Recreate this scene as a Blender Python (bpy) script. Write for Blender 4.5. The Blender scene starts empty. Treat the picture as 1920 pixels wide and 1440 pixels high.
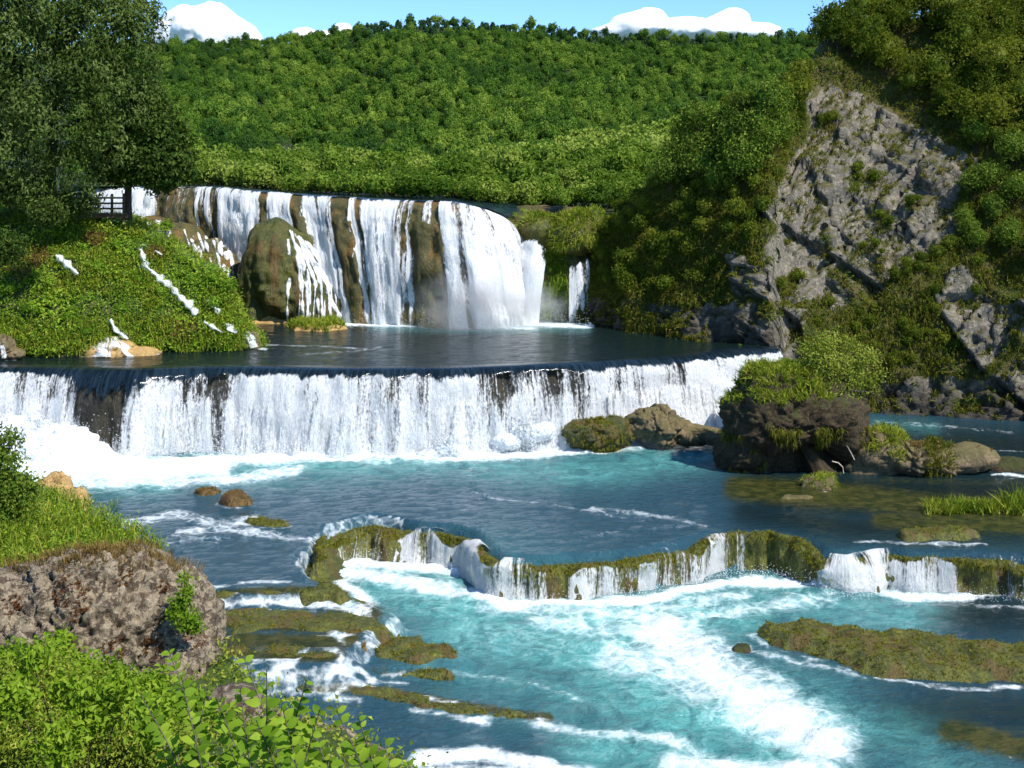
import bpy, math, random
import numpy as np
from mathutils import Vector
from mathutils.bvhtree import BVHTree

random.seed(7)
rng = np.random.default_rng(7)
scene = bpy.context.scene
col = scene.collection

# ------------------------------------------------------------------ camera
FPX, HOR, HC = 2318.0, 320.0, 16.0          # focal length in photo pixels, horizon row, eye height above the middle pool
cam_d = bpy.data.cameras.new('camera')
cam = bpy.data.objects.new('camera', cam_d)
col.objects.link(cam)
cam.location = (0, 0, HC)
cam.rotation_euler = (math.radians(90), 0, 0)
cam_d.sensor_width = 36.0
cam_d.lens = 36.0 * FPX / 1920.0
cam_d.shift_y = -(720.0 - HOR) / 1920.0
cam_d.clip_start = 0.5
cam_d.clip_end = 30000
scene.camera = cam

# ------------------------------------------------------------------ light
SUN = Vector((0.50, -0.42, 0.77)).normalized()
world = bpy.data.worlds.new('World')
scene.world = world
world.use_nodes = True
wn = world.node_tree
for n in list(wn.nodes): wn.nodes.remove(n)
sky = wn.nodes.new('ShaderNodeTexSky')
sky.sky_type = 'NISHITA'
sky.sun_disc = False
sky.sun_elevation = math.asin(SUN.z)
sky.sun_rotation = math.atan2(SUN.x, SUN.y)
sky.altitude = 2500
sky.air_density = 1.0
sky.dust_density = 0.0
sky.ozone_density = 5.0
bg = wn.nodes.new('ShaderNodeBackground')
bg.inputs['Strength'].default_value = 0.15
wo = wn.nodes.new('ShaderNodeOutputWorld')
hue = wn.nodes.new('ShaderNodeMixRGB')            # clear summer air: a little deeper blue than the model sky
hue.blend_type = 'MULTIPLY'
hue.inputs[0].default_value = 1.0
hue.inputs[2].default_value = (0.80, 0.98, 1.06, 1)
wn.links.new(sky.outputs[0], hue.inputs[1])
wn.links.new(hue.outputs[0], bg.inputs['Color'])
wn.links.new(bg.outputs[0], wo.inputs['Surface'])
sun_d = bpy.data.lights.new('sun', 'SUN')
sun_d.energy = 4.6
sun_d.angle = math.radians(0.5)
sun_d.color = (1.0, 0.955, 0.88)
sun = bpy.data.objects.new('sun', sun_d)
col.objects.link(sun)
sun.rotation_euler = (-SUN).to_track_quat('-Z', 'Y').to_euler()
sun.location = (60, -40, 120)
vs = scene.view_settings
vs.view_transform = 'Standard'
vs.look = 'None'
vs.exposure = 0.55
vs.gamma = 1.0
vs.use_curve_mapping = False
scene.render.engine = 'CYCLES'
cy = scene.cycles
cy.use_denoising = True
cy.use_adaptive_sampling = True
cy.adaptive_threshold = 0.02
cy.max_bounces = 5
cy.diffuse_bounces = 2
cy.glossy_bounces = 2
cy.transmission_bounces = 2
cy.transparent_max_bounces = 12
cy.volume_bounces = 1
cy.volume_max_steps = 48
cy.caustics_reflective = False
cy.caustics_refractive = False
cy.sample_clamp_indirect = 6.0

# ------------------------------------------------------------------ numbers
def P(px, py, Y):
    """photo pixel at a distance -> world points"""
    px, py, Y = np.broadcast_arrays(np.asarray(px, float), np.asarray(py, float), np.asarray(Y, float))
    return np.stack([(px - 960) / FPX * Y, Y, HC - (py - HOR) / FPX * Y], -1)
def PZ(px, py, z):
    py = np.asarray(py, float)
    return P(px, py, FPX * (HC - z) / (py - HOR))
def proj(V):
    V = np.asarray(V, float)
    return 960 + FPX * V[..., 0] / V[..., 1], HOR + FPX * (HC - V[..., 2]) / V[..., 1]
def ip(x, pts, k=1):
    a = np.array(pts, float)
    return np.interp(x, a[:, 0], a[:, k])
def sstep(a, b, x):
    t = np.clip((x - a) / (b - a), 0, 1)
    return t * t * (3 - 2 * t)
def hash3(i, j, k, seed):
    i = i.astype(np.int64).astype(np.uint32); j = j.astype(np.int64).astype(np.uint32); k = k.astype(np.int64).astype(np.uint32)
    h = i * np.uint32(374761393) + j * np.uint32(668265263) + k * np.uint32(2147483647 - 5) + np.uint32((seed * 974711 + 12345) & 0xffffffff)
    h = (h ^ (h >> np.uint32(13))) * np.uint32(1274126177)
    h = (h ^ (h >> np.uint32(16))) * np.uint32(2246822519)
    h ^= h >> np.uint32(15)
    return h.astype(np.float64) / 4294967295.0
def vnoise(p, seed=0):
    p = np.asarray(p, float)
    f = np.floor(p); d = p - f
    w = d * d * d * (d * (d * 6 - 15) + 10)
    out = 0
    for a in (0, 1):
        wa = w[..., 0] if a else 1 - w[..., 0]
        for b in (0, 1):
            wb = w[..., 1] if b else 1 - w[..., 1]
            for c in (0, 1):
                wc = w[..., 2] if c else 1 - w[..., 2]
                out = out + wa * wb * wc * hash3(f[..., 0] + a, f[..., 1] + b, f[..., 2] + c, seed)
    return out * 2 - 1
def fbm(p, octv=4, seed=0, gain=0.5, lac=2.03):
    p = np.asarray(p, float); s = 0; a = 1; t = 0
    for o in range(octv):
        s = s + a * vnoise(p, seed + o * 17); t += a
        a *= gain; p = p * lac + 3.7
    return s / t
def n2(x, y, octv=3, seed=0):
    x, y = np.broadcast_arrays(np.asarray(x, float), np.asarray(y, float))
    return fbm(np.stack([x, y, np.full(x.shape, 0.37 + seed)], -1), octv, seed)
def voro(p, seed=0):
    p = np.asarray(p, float); f = np.floor(p)
    f1 = np.full(p.shape[:-1], 9.0); f2 = f1.copy(); cid = np.zeros(p.shape[:-1])
    for a in (-1, 0, 1):
        for b in (-1, 0, 1):
            for c in (-1, 0, 1):
                i, j, k = f[..., 0] + a, f[..., 1] + b, f[..., 2] + c
                q = np.stack([i + hash3(i, j, k, seed), j + hash3(i, j, k, seed + 1), k + hash3(i, j, k, seed + 2)], -1)
                d = np.sqrt(((q - p) ** 2).sum(-1))
                near = d < f1
                f2 = np.where(near, f1, np.minimum(f2, d))
                cid = np.where(near, hash3(i, j, k, seed + 3), cid)
                f1 = np.where(near, d, f1)
    return f1, f2, cid
def inpoly(x, y, poly):
    x = np.asarray(x, float); y = np.asarray(y, float)
    ins = np.zeros(np.broadcast(x, y).shape, bool)
    n = len(poly); j = n - 1
    for i in range(n):
        xi, yi = poly[i][:2]; xj, yj = poly[j][:2]
        c = ((yi > y) != (yj > y)) & (x < (xj - xi) * (y - yi) / ((yj - yi) if yj != yi else 1e-9) + xi)
        ins ^= c; j = i
    return ins
def dpoly(x, y, line):
    """distance to a polyline"""
    best = np.full(np.broadcast(x, y).shape, 1e9)
    for (ax, ay), (bx, by) in zip(line[:-1], line[1:]):
        dx, dy = bx - ax, by - ay
        t = np.clip(((x - ax) * dx + (y - ay) * dy) / (dx * dx + dy * dy + 1e-9), 0, 1)
        best = np.minimum(best, np.hypot(x - ax - t * dx, y - ay - t * dy))
    return best

# ------------------------------------------------------------------ meshes
def raw_mesh(name, V, F, mats=(), attrs=None, smooth=True, midx=None):
    V = np.ascontiguousarray(np.asarray(V, float).reshape(-1, 3)); F = np.ascontiguousarray(np.asarray(F, np.int64))
    k = F.shape[1]
    me = bpy.data.meshes.new(name)
    me.vertices.add(len(V)); me.vertices.foreach_set('co', V.ravel())
    me.loops.add(F.size); me.loops.foreach_set('vertex_index', F.ravel().astype(np.int32))
    me.polygons.add(len(F)); me.polygons.foreach_set('loop_start', np.arange(0, F.size, k, dtype=np.int32))
    me.polygons.foreach_set('use_smooth', np.full(len(F), smooth))
    for m in mats: me.materials.append(m)
    if midx is not None: me.polygons.foreach_set('material_index', np.asarray(midx, np.int32))
    for an, av in (attrs or {}).items():
        at = me.attributes.new(an, 'FLOAT', 'POINT')
        at.data.foreach_set('value', np.asarray(av, np.float32).ravel())
    me.update(calc_edges=True)
    return me
def link(name, data, parent=None, loc=None, rot=None, scale=None):
    o = bpy.data.objects.new(name, data)
    col.objects.link(o)
    if parent is not None: o.parent = parent
    if loc is not None: o.location = [float(a) for a in loc]
    if rot is not None: o.rotation_euler = rot
    if scale is not None: o.scale = scale if hasattr(scale, '__len__') else (scale,) * 3
    return o
def tag(o, label=None, cat=None, group=None, kind=None):
    if label: o['label'] = label
    if cat: o['category'] = cat
    if group: o['group'] = group
    if kind: o['kind'] = kind
    return o
def thing(name, label, cat, loc=(0, 0, 0), group=None, rot=None, scale=None):
    return tag(link(name, None, None, loc, rot, scale), label, cat, group)
def grid_faces(nu, nv, wrap=False):
    i = np.arange(nu if wrap else nu - 1)[:, None]; j = np.arange(nv - 1)[None, :]
    a = i * nv + j; b = ((i + 1) % nu) * nv + j
    return np.stack([a, b, b + 1, a + 1], -1).reshape(-1, 4)
def compact(V, F, attrs=None):
    used = np.zeros(len(V), bool); used[F.ravel()] = True
    m = np.cumsum(used) - 1
    return V[used], m[F], {k: np.asarray(v).ravel()[used] for k, v in (attrs or {}).items()}
def tube(pts, rad, n=7):
    pts = np.asarray(pts, float); m = len(pts); rad = np.broadcast_to(np.asarray(rad, float), (m,))
    T = np.gradient(pts, axis=0); T /= np.linalg.norm(T, axis=1)[:, None] + 1e-9
    up = np.where(np.abs(T[:, 2:3]) > 0.9, [[1.0, 0, 0]], [[0, 0, 1.0]])
    A = np.cross(T, up); A /= np.linalg.norm(A, axis=1)[:, None] + 1e-9
    B = np.cross(T, A)
    th = np.arange(n) / n * 2 * np.pi
    V = pts[None] + rad[None, :, None] * (np.cos(th)[:, None, None] * A[None] + np.sin(th)[:, None, None] * B[None])
    F = grid_faces(n, m, True)
    V = V.reshape(-1, 3)
    c = len(V); V = np.vstack([V, pts[:1], pts[-1:]])
    i = np.arange(n); i2 = (i + 1) % n
    cap = np.vstack([np.stack([i * m, i2 * m, np.full(n, c), np.full(n, c)], -1), np.stack([i2 * m + m - 1, i * m + m - 1, np.full(n, c + 1), np.full(n, c + 1)], -1)])
    return V, F, cap[:, :3]
def tri(F):
    F = np.asarray(F)
    return F if F.shape[1] == 3 else np.vstack([F[:, [0, 1, 2]], F[:, [0, 2, 3]]])
def tubes(lines):
    Vs, Fs, o = [], [], 0
    for pts, rad, n in lines:
        V, F, c = tube(pts, rad, n)
        Vs.append(V); Fs += [tri(F) + o, c + o]; o += len(V)
    return np.vstack(Vs), np.vstack(Fs)
def boxmesh(a, b, w, h):
    """a bar from a to b, w wide and h high"""
    a = np.asarray(a, float); b = np.asarray(b, float)
    t = b - a; t /= np.linalg.norm(t)
    up = np.array([0, 0, 1.0]) if abs(t[2]) < 0.9 else np.array([0, 1.0, 0])
    s = np.cross(t, up); s /= np.linalg.norm(s); u = np.cross(s, t)
    V = np.array([e + s * sx * w / 2 + u * su * h / 2 for e in (a, b) for sx, su in ((-1, -1), (1, -1), (1, 1), (-1, 1))])
    return V, np.array([[0, 1, 2, 3], [7, 6, 5, 4], [0, 4, 5, 1], [1, 5, 6, 2], [2, 6, 7, 3], [3, 7, 4, 0]])
def star_rock(origin, lobes, nu=96, nv=64, seed=0, amp=0.15, freq=0.6, block=0.0, bfreq=0.5, pit=0.0):
    """closed lumpy rock: a union of ellipsoids seen from an inner point, roughened"""
    o = np.asarray(origin, float)
    th = np.arange(nu) / nu * 2 * np.pi; ph = np.linspace(0.002, np.pi - 0.002, nv)
    T, H = np.meshgrid(th, ph, indexing='ij')
    D = np.stack([np.sin(H) * np.cos(T), np.sin(H) * np.sin(T), np.cos(H)], -1)
    r = np.zeros(T.shape)
    for c, rad in lobes:
        rad = np.asarray(rad, float); q = (o - np.asarray(c, float)) / rad; d = D / rad
        A = (d * d).sum(-1); B = (d * q).sum(-1); C = (q * q).sum() - 1
        disc = B * B - A * C
        r = np.maximum(r, np.where(disc > 0, (-B + np.sqrt(np.maximum(disc, 0))) / A, 0))
    r = np.maximum(r, 0.05)
    V = o + D * r[..., None]
    dr = amp * fbm(V * freq, 5, seed) * 1.6
    if block:
        f1, f2, cid = voro(V * bfreq + 0.3 * fbm(V * bfreq, 2, seed + 5)[..., None], seed + 9)
        dr += block * ((cid - 0.5) * 0.9 - 0.7 * np.exp(-((f2 - f1) / 0.09) ** 2))
    if pit:
        f1, f2, cid = voro(V * 2.6, seed + 31)
        dr -= pit * np.clip(1 - f1 * 2.0, 0, 1) * (cid > 0.45)
        dr += pit * 0.5 * fbm(V * 5, 3, seed + 77)
    V = V + D * dr[..., None]
    return V.reshape(-1, 3), grid_faces(nu, nv, True)[:, ::-1]

# ------------------------------------------------------------------ foliage geometry
def unit(v):
    return v / (np.linalg.norm(v, axis=-1, keepdims=True) + 1e-9)
def cards(C, Nn, size, aspect=0.5, r=None, droop=0.0):
    """diamond leaves: centre, facing, length -> verts, quads, tint"""
    r = r or rng
    n = len(C); size = np.broadcast_to(np.asarray(size, float), (n,))[:, None]
    Nn = unit(Nn)
    R = r.normal(size=(n, 3)); R[:, 2] -= droop * 3
    A = unit(np.cross(np.cross(Nn, R), Nn)); B = np.cross(Nn, A)
    bend = Nn * size * 0.12
    V = np.stack([C - A * size / 2 - bend, C + B * size * aspect / 2 + bend, C + A * size / 2 - bend, C - B * size * aspect / 2 + bend], 1).reshape(-1, 3)
    F = np.arange(4 * n).reshape(n, 4)
    return V, F, np.repeat(r.random(n), 4)
def crown(seed, n, size, aspect=0.55, nl=9, radii=(1, 1, 0.95), spread=0.62, jit=0.75, droop=0.0, shell=0.35, lobe=(0.34, 0.55), sub=0):
    """leaf cards spread over lobes of a crown of unit radius centred at z=1"""
    r = np.random.default_rng(seed)
    d = unit(r.normal(size=(nl, 3))); d[:, 2] = np.abs(d[:, 2]) * 0.9 - 0.25
    lc = d * spread * r.uniform(0.6, 1.1, (nl, 1)) * np.array(radii); lc[0] = 0
    lr = r.uniform(lobe[0], lobe[1], nl); lr[0] = 0.62
    w = lr ** 2 / (lr ** 2).sum()
    k = r.choice(nl, n, p=w)
    dd = unit(r.normal(size=(n, 3)))
    rad = lr[k] * (1 - shell * r.random(n) ** 1.5)
    C = lc[k] + dd * rad[:, None]
    if sub:                                            # gather the leaves in sprays
        sc = C[r.integers(0, n, sub)]
        own = r.integers(0, sub, n)
        C = sc[own] + r.normal(size=(n, 3)) * 0.075
    Nn = unit(dd + 0.5 * unit(C) + jit * r.normal(size=(n, 3)) + np.array([0, 0, 0.25]))
    V, F, t = cards(C, Nn, size * r.uniform(0.6, 1.35, n), aspect, r, droop)
    V[:, 2] += 1.0
    return V, F, t
ORD = 'first second third fourth fifth sixth seventh eighth ninth tenth eleventh twelfth thirteenth fourteenth fifteenth sixteenth seventeenth eighteenth nineteenth'.split()
TENS = 'twenty thirty forty fifty sixty seventy eighty ninety'.split()
def nth(i):
    if i == 99: return 'hundredth'
    if i > 99: return 'hundred-and-' + nth(i - 100)
    if i < 19: return ORD[i]
    t, u = divmod(i + 1, 10)
    return TENS[t - 2][:-1] + 'ieth' if u == 0 else TENS[t - 2] + '-' + ORD[u - 1]
def limb_lines(seed, height, r0, crown_c, n=7, reach=0.7, lean=(0, 0)):
    r = np.random.default_rng(seed)
    top = np.array([lean[0], lean[1], height])
    z = np.linspace(0, 1, 7)[:, None]
    trunk = z * top + np.hstack([r.normal(size=(7, 2)) * r0 * 0.5 * z, np.zeros((7, 1))])
    L = [(trunk, r0 * (1.25 - 0.85 * z[:, 0]), 8)]
    for i in range(n):
        s = trunk[int(r.integers(2, 6))]
        a = r.random() * 6.28
        e = np.array([np.cos(a), np.sin(a), r.uniform(0.2, 0.9)]) * reach * height * r.uniform(0.35, 0.7)
        q = np.linspace(0, 1, 5)[:, None]
        L.append((s + q * e + np.array([0, 0, 0.12 * height]) * q ** 2, r0 * 0.45 * (1.05 - 0.85 * q[:, 0]), 5))
    return L
# ------------------------------------------------------------------ materials
class G:
    """small helper round a node tree"""
    def __init__(s, name):
        s.m = bpy.data.materials.new(name); s.m.use_nodes = True
        s.t = s.m.node_tree
        for n in list(s.t.nodes): s.t.nodes.remove(n)
        s.out = s.t.nodes.new('ShaderNodeOutputMaterial')
    def n(s, typ, ins=None, **kw):
        nd = s.t.nodes.new('ShaderNode' + typ)
        for k, v in kw.items(): setattr(nd, k, v)
        for k, v in (ins or {}).items(): s.set(nd.inputs[k], v)
        return nd
    def set(s, sock, v):
        if hasattr(v, 'bl_rna') and isinstance(v, bpy.types.NodeSocket): s.t.links.new(v, sock)
        elif isinstance(v, bpy.types.Node): s.t.links.new(v.outputs[0], sock)
        else:
            if isinstance(v, tuple) and len(v) == 3 and sock.type == 'RGBA': v = v + (1,)
            sock.default_value = v
    def math(s, op, a, b=0.0, c=0.0, clamp=False):
        nd = s.n('Math', operation=op, use_clamp=clamp)
        for i, v in enumerate((a, b, c)): s.set(nd.inputs[i], v)
        return nd.outputs[0]
    def mix(s, f, a, b, mode='MIX'):
        nd = s.n('MixRGB', blend_type=mode)
        s.set(nd.inputs[0], f); s.set(nd.inputs[1], a); s.set(nd.inputs[2], b)
        return nd.outputs[0]
    def rng(s, v, a, b, c=0.0, d=1.0, smooth=True):
        nd = s.n('MapRange', interpolation_type='SMOOTHSTEP' if smooth else 'LINEAR')
        for i, x in enumerate((v, a, b, c, d)): s.set(nd.inputs[i], x)
        return nd.outputs[0]
    def attr(s, name): return s.n('Attribute', attribute_name=name).outputs['Fac']
    def noise(s, vec, scale, detail=4, rough=0.55, dist=0.0, out=0):
        nd = s.n('TexNoise'); s.set(nd.inputs['Vector'], vec)
        s.set(nd.inputs['Scale'], scale); nd.inputs['Detail'].default_value = detail
        nd.inputs['Roughness'].default_value = rough; nd.inputs['Distortion'].default_value = dist
        return nd.outputs[out]
    def voro(s, vec, scale, feature='F1', out='Distance'):
        nd = s.n('TexVoronoi', feature=feature); s.set(nd.inputs['Vector'], vec); nd.inputs['Scale'].default_value = scale
        return nd.outputs[out]
    def pos(s): return s.n('NewGeometry').outputs['Position']
    def obj(s): return s.n('TexCoord').outputs['Object']
    def vscale(s, v, xyz):
        nd = s.n('VectorMath', operation='MULTIPLY'); s.set(nd.inputs[0], v); nd.inputs[1].default_value = xyz
        return nd.outputs[0]
    def bump(s, h, strength=0.5, dist=0.1, normal=None):
        nd = s.n('Bump'); nd.inputs['Strength'].default_value = strength; nd.inputs['Distance'].default_value = dist
        s.set(nd.inputs['Height'], h)
        if normal is not None: s.set(nd.inputs['Normal'], normal)
        return nd.outputs[0]
    def pbsdf(s, colr, rough=0.6, spec=0.4, normal=None, **kw):
        nd = s.n('BsdfPrincipled')
        s.set(nd.inputs['Base Color'], colr); s.set(nd.inputs['Roughness'], rough)
        s.set(nd.inputs['Specular IOR Level'], spec)
        if normal is not None: s.set(nd.inputs['Normal'], normal)
        for k, v in kw.items(): s.set(nd.inputs[k], v)
        return nd.outputs[0]
    def mixs(s, f, a, b):
        nd = s.n('MixShader'); s.set(nd.inputs[0], f); s.set(nd.inputs[1], a); s.set(nd.inputs[2], b)
        return nd.outputs[0]
    def done(s, sh):
        s.t.links.new(sh, s.out.inputs['Surface'])
        return s.m

def foliage(name, dark, mid, light, transl=0.3, per_obj=0.35, rough=0.55, big=0.0):
    g = G(name)
    t = g.attr('tint')
    rnd = g.n('ObjectInfo').outputs['Random']
    f = g.math('ADD', g.math('MULTIPLY', t, 1 - per_obj), g.math('MULTIPLY', rnd, per_obj))
    if big:
        f = g.math('ADD', f, g.math('MULTIPLY', g.math('SUBTRACT', g.noise(g.pos(), big, 3), 0.5), 1.5))
    r = g.n('ValToRGB'); e = r.color_ramp.elements
    e[0].position = 0.12; e[0].color = dark + (1,)
    e[1].position = 0.9; e[1].color = light + (1,)
    m = e.new(0.5); m.color = mid + (1,)
    g.set(r.inputs[0], f)
    c = r.outputs[0]
    d = g.pbsdf(c, rough, 0.10)
    tr = g.n('BsdfTranslucent'); g.set(tr.inputs[0], g.mix(0.35, c, (0.25, 0.32, 0.02), 'MIX'))
    return g.done(g.mixs(transl, d, tr.outputs[0]))

def rockmat(name, cols, moss=None, moss_amt=0.5, scale=1.0, bump=0.6, stain=None, rough=0.85, wet=None, moss_lo=0.25, moss_hi=0.7, veg=False, pits=None):
    g = G(name)
    p = g.pos()
    a = g.noise(p, 0.45 * scale, 6, 0.6, 0.4)
    b = g.noise(p, 3.2 * scale, 6, 0.65)
    fine = g.noise(p, 14 * scale, 5, 0.7)
    c = g.mix(g.rng(a, 0.35, 0.65), cols[0], cols[1])
    c = g.mix(g.rng(b, 0.45, 0.68), c, cols[2])
    c = g.mix(g.math('MULTIPLY', g.rng(fine, 0.58, 0.72), 0.5), c, cols[3] if len(cols) > 3 else cols[0])
    if stain:
        c = g.mix(g.math('MULTIPLY', g.rng(g.noise(g.vscale(p, (1.2, 1.2, 0.25)), 0.8 * scale, 5, 0.6, 0.6), 0.52, 0.66), 0.75), c, stain)
    if pits:
        pn = g.noise(p, 2.6, 6, 0.78, 0.5)
        c = g.mix(g.rng(pn, 0.47, 0.545, 0.0, 0.92), c, g.mix(g.rng(g.noise(p, 0.6, 4), .42, .58), pits[0], pits[1]))
    if moss:
        nz = g.n('SeparateXYZ'); g.set(nz.inputs[0], g.n('NewGeometry').outputs['Normal'])
        mm = g.math('ADD', nz.outputs[2], g.math('MULTIPLY', g.math('SUBTRACT', g.noise(p, 0.9 * scale, 6, 0.65), 0.5), 2.2))
        mf = g.math('MULTIPLY', g.rng(mm, moss_lo, moss_hi), moss_amt)
        mc = g.mix(g.rng(g.noise(p, 1.7 * scale, 5, 0.6), 0.35, 0.65), moss[0], moss[1])
        c = g.mix(mf, c, mc)
    if veg:
        vf = g.rng(g.math('ADD', g.attr('veg'), g.math('MULTIPLY', g.math('SUBTRACT', g.noise(p, 1.1, 6, 0.7), 0.5), 1.1)), 0.4, 0.62)
        c = g.mix(g.math('MULTIPLY', g.rng(g.math('ADD', g.attr('low'), g.math('MULTIPLY', g.math('SUBTRACT', g.noise(p, 0.5, 5, 0.65), 0.5), 0.8)), 0.25, 0.75), 0.85), c, (0.048, 0.038, 0.026))
        c = g.mix(vf, c, g.mix(g.rng(g.noise(p, 0.35, 5, 0.65), 0.4, 0.6), (0.048, 0.060, 0.007), (0.085, 0.070, 0.018)))
    h = g.math('ADD', g.math('MULTIPLY', b, 0.7), g.math('MULTIPLY', fine, 0.35))
    h = g.math('ADD', h, g.math('MULTIPLY', g.voro(g.n('VectorMath', operation='ADD', ins={0: p, 1: g.noise(p, 1.5 * scale, 3, out=1)}).outputs[0], 1.6 * scale, 'DISTANCE_TO_EDGE'), 0.6))
    return g.done(g.pbsdf(c, rough if wet is None else wet, 0.3 if wet is None else 0.5, g.bump(h, bump, 0.25 / scale)))

def mossmat(name, a, b, c3, brown, scale=1.0, wet=0.55):
    """hanging wet moss: fibres run down"""
    g = G(name); p = g.pos()
    fib = g.noise(g.vscale(p, (1, 1, 0.16)), 7.0 * scale, 5, 0.7, 0.2)
    lump = g.noise(p, 0.7 * scale, 5, 0.6, 0.3)
    spot = g.noise(p, 3.0 * scale, 5, 0.65)
    c = g.mix(g.rng(lump, 0.36, 0.62), a, b)
    c = g.mix(g.rng(spot, 0.5, 0.7), c, c3)
    c = g.mix(g.math('MULTIPLY', g.rng(g.noise(g.vscale(p, (1, 1, 0.3)), 0.5 * scale, 4), 0.5, 0.62), 0.8), c, brown)
    c = g.mix(g.rng(fib, 0.38, 0.6, 0.55, 0.0), c, (0.012, 0.014, 0.006))
    h = g.math('ADD', fib, g.math('MULTIPLY', spot, 0.8))
    return g.done(g.pbsdf(c, wet, 0.4, g.bump(h, 0.9, 0.18 / scale)))

def fallmat(name, across=1.0, along=1.0, white=(0.93, 0.935, 0.93), low=(0.80, 0.83, 0.85)):
    """falling white water: streaks with gaps; smooth dark water where it bends over the lip"""
    g = G(name)
    u, v, dn, gl = g.attr('fu'), g.attr('fv'), g.attr('dens'), g.attr('glass')
    def vec(su, sv, o=0.0):
        cx = g.n('CombineXYZ'); g.set(cx.inputs[0], g.math('MULTIPLY', u, su)); g.set(cx.inputs[1], g.math('MULTIPLY', v, sv)); cx.inputs[2].default_value = o
        return cx.outputs[0]
    wide = g.noise(vec(0.9 * across, 0.06 * along), 1.0, 4, 0.6)
    streak = g.noise(vec(4.2 * across, 0.28 * along, 3), 1.0, 5, 0.65)
    speck = g.noise(vec(7.0 * across, 2.4 * along, 7), 1.0, 4, 0.75, 0.6)
    s = g.math('ADD', g.math('MULTIPLY', wide, 0.45), g.math('ADD', g.math('MULTIPLY', streak, 0.45), g.math('MULTIPLY', speck, 0.35)))
    # s is about 0.62 on average; more density, more cover
    th = g.math('SUBTRACT', 0.98, g.math('MULTIPLY', dn, 0.62))
    cover = g.rng(g.math('SUBTRACT', s, th), -0.05, 0.09)
    glc = g.rng(g.math('ADD', gl, g.math('MULTIPLY', g.math('SUBTRACT', g.noise(vec(1.6 * across, 0.5 * along, 11), 1, 5, 0.7), 0.5), 1.3)), 0.42, 0.62)
    hgt = g.math('ADD', streak, g.math('MULTIPLY', speck, 0.9))
    nm = g.bump(hgt, 0.5, 0.3)
    c = g.mix(g.rng(speck, 0.35, 0.62), low, white)
    d = g.pbsdf(c, 0.55, 0.25, nm)
    tr = g.n('BsdfTranslucent'); tr.inputs[0].default_value = (0.9, 0.93, 0.95, 1)
    wsh = g.mixs(0.28, d, tr.outputs[0])
    tp = g.n('BsdfTransparent')
    body = g.mixs(cover, tp.outputs[0], wsh)
    dark = g.pbsdf(g.mix(g.rng(streak, 0.4, 0.65), (0.004, 0.009, 0.014), (0.014, 0.028, 0.04)), 0.12, 0.5, g.bump(streak, 0.5, 0.12), IOR=1.33)
    return g.done(g.mixs(glc, body, dark))

def watermat(name, deep, turq, wave=1.0, flow=(1.0, 1.0, 1.0)):
    g = G(name); p = g.pos()
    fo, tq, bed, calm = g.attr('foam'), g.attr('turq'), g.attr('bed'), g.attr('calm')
    pf = g.vscale(p, flow)
    n1 = g.noise(pf, 0.55, 7, 0.62, 1.6)
    n2_ = g.noise(pf, 2.2, 6, 0.7, 1.2)
    warp = g.n('VectorMath', operation='ADD'); g.set(warp.inputs[0], pf); g.set(warp.inputs[1], g.vscale(g.noise(pf, 0.8, 4, out=1), (1.6, 1.6, 0)))
    lace = g.voro(warp.outputs[0], 1.1, 'DISTANCE_TO_EDGE')
    lacef = g.rng(lace, 0.0, 0.22, 1.0, 0.0)
    s = g.math('ADD', g.math('MULTIPLY', n1, 0.62), g.math('ADD', g.math('MULTIPLY', n2_, 0.36), g.math('MULTIPLY', lacef, 0.12)))
    foam = g.rng(g.math('ADD', s, g.math('MULTIPLY', g.math('SUBTRACT', fo, 0.5), 0.95)), 0.48, 0.98)
    speck = g.rng(g.math('ADD', g.noise(pf, 9, 4, 0.8), g.math('MULTIPLY', g.math('SUBTRACT', fo, 0.5), 0.25)), 0.66, 0.74, 0, 0.7)
    foam = g.math('MAXIMUM', foam, g.math('MULTIPLY', speck, g.rng(fo, 0.12, 0.5)))
    tqf = g.math('MULTIPLY', tq, g.rng(n1, 0.30, 0.62, 0.45, 1.1), clamp=True)
    c = g.mix(tqf, g.mix(calm, deep, (0.005, 0.012, 0.011)), turq)  # calm also darkens the deep colour; on the river this paints cliff reflection
    aer = g.math('MULTIPLY', g.rng(g.math('ADD', s, g.math('MULTIPLY', g.math('SUBTRACT', fo, 0.5), 0.9)), 0.28, 0.80), g.math('MULTIPLY', tq, 0.95, clamp=True))
    c = g.mix(aer, c, (0.46, 0.70, 0.68))
    bc = g.mix(g.rng(g.noise(p, 1.1, 6, 0.7), 0.4, 0.62), (0.022, 0.030, 0.008), (0.065, 0.062, 0.016))
    bf = g.rng(g.math('ADD', bed, g.math('MULTIPLY', g.math('SUBTRACT', n2_, 0.5), 0.9)), 0.35, 0.75)
    c = g.mix(bf, c, bc)
    w1 = g.noise(g.vscale(p, (1, 1.7, 1)), 1.3 * wave, 6, 0.62, 0.5)
    w2 = g.noise(g.vscale(p, (1, 1.5, 1)), 6 * wave, 4, 0.6)
    hh = g.math('ADD', w1, g.math('MULTIPLY', w2, 0.3))
    nm = g.bump(g.math('MULTIPLY', hh, g.rng(calm, 0, 1, 1.0, 0.5)), 0.75, 0.42 / wave)
    wsh = g.pbsdf(c, 0.06, 0.5, nm, IOR=1.33)
    fsh = g.pbsdf(g.mix(g.rng(n2_, 0.3, 0.6), (0.62, 0.80, 0.82), (0.90, 0.93, 0.94)), 0.65, 0.2, g.bump(g.math('ADD', n2_, g.math('MULTIPLY', n1, 1.5)), 0.6, 0.4))
    return g.done(g.mixs(foam, wsh, fsh))

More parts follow.
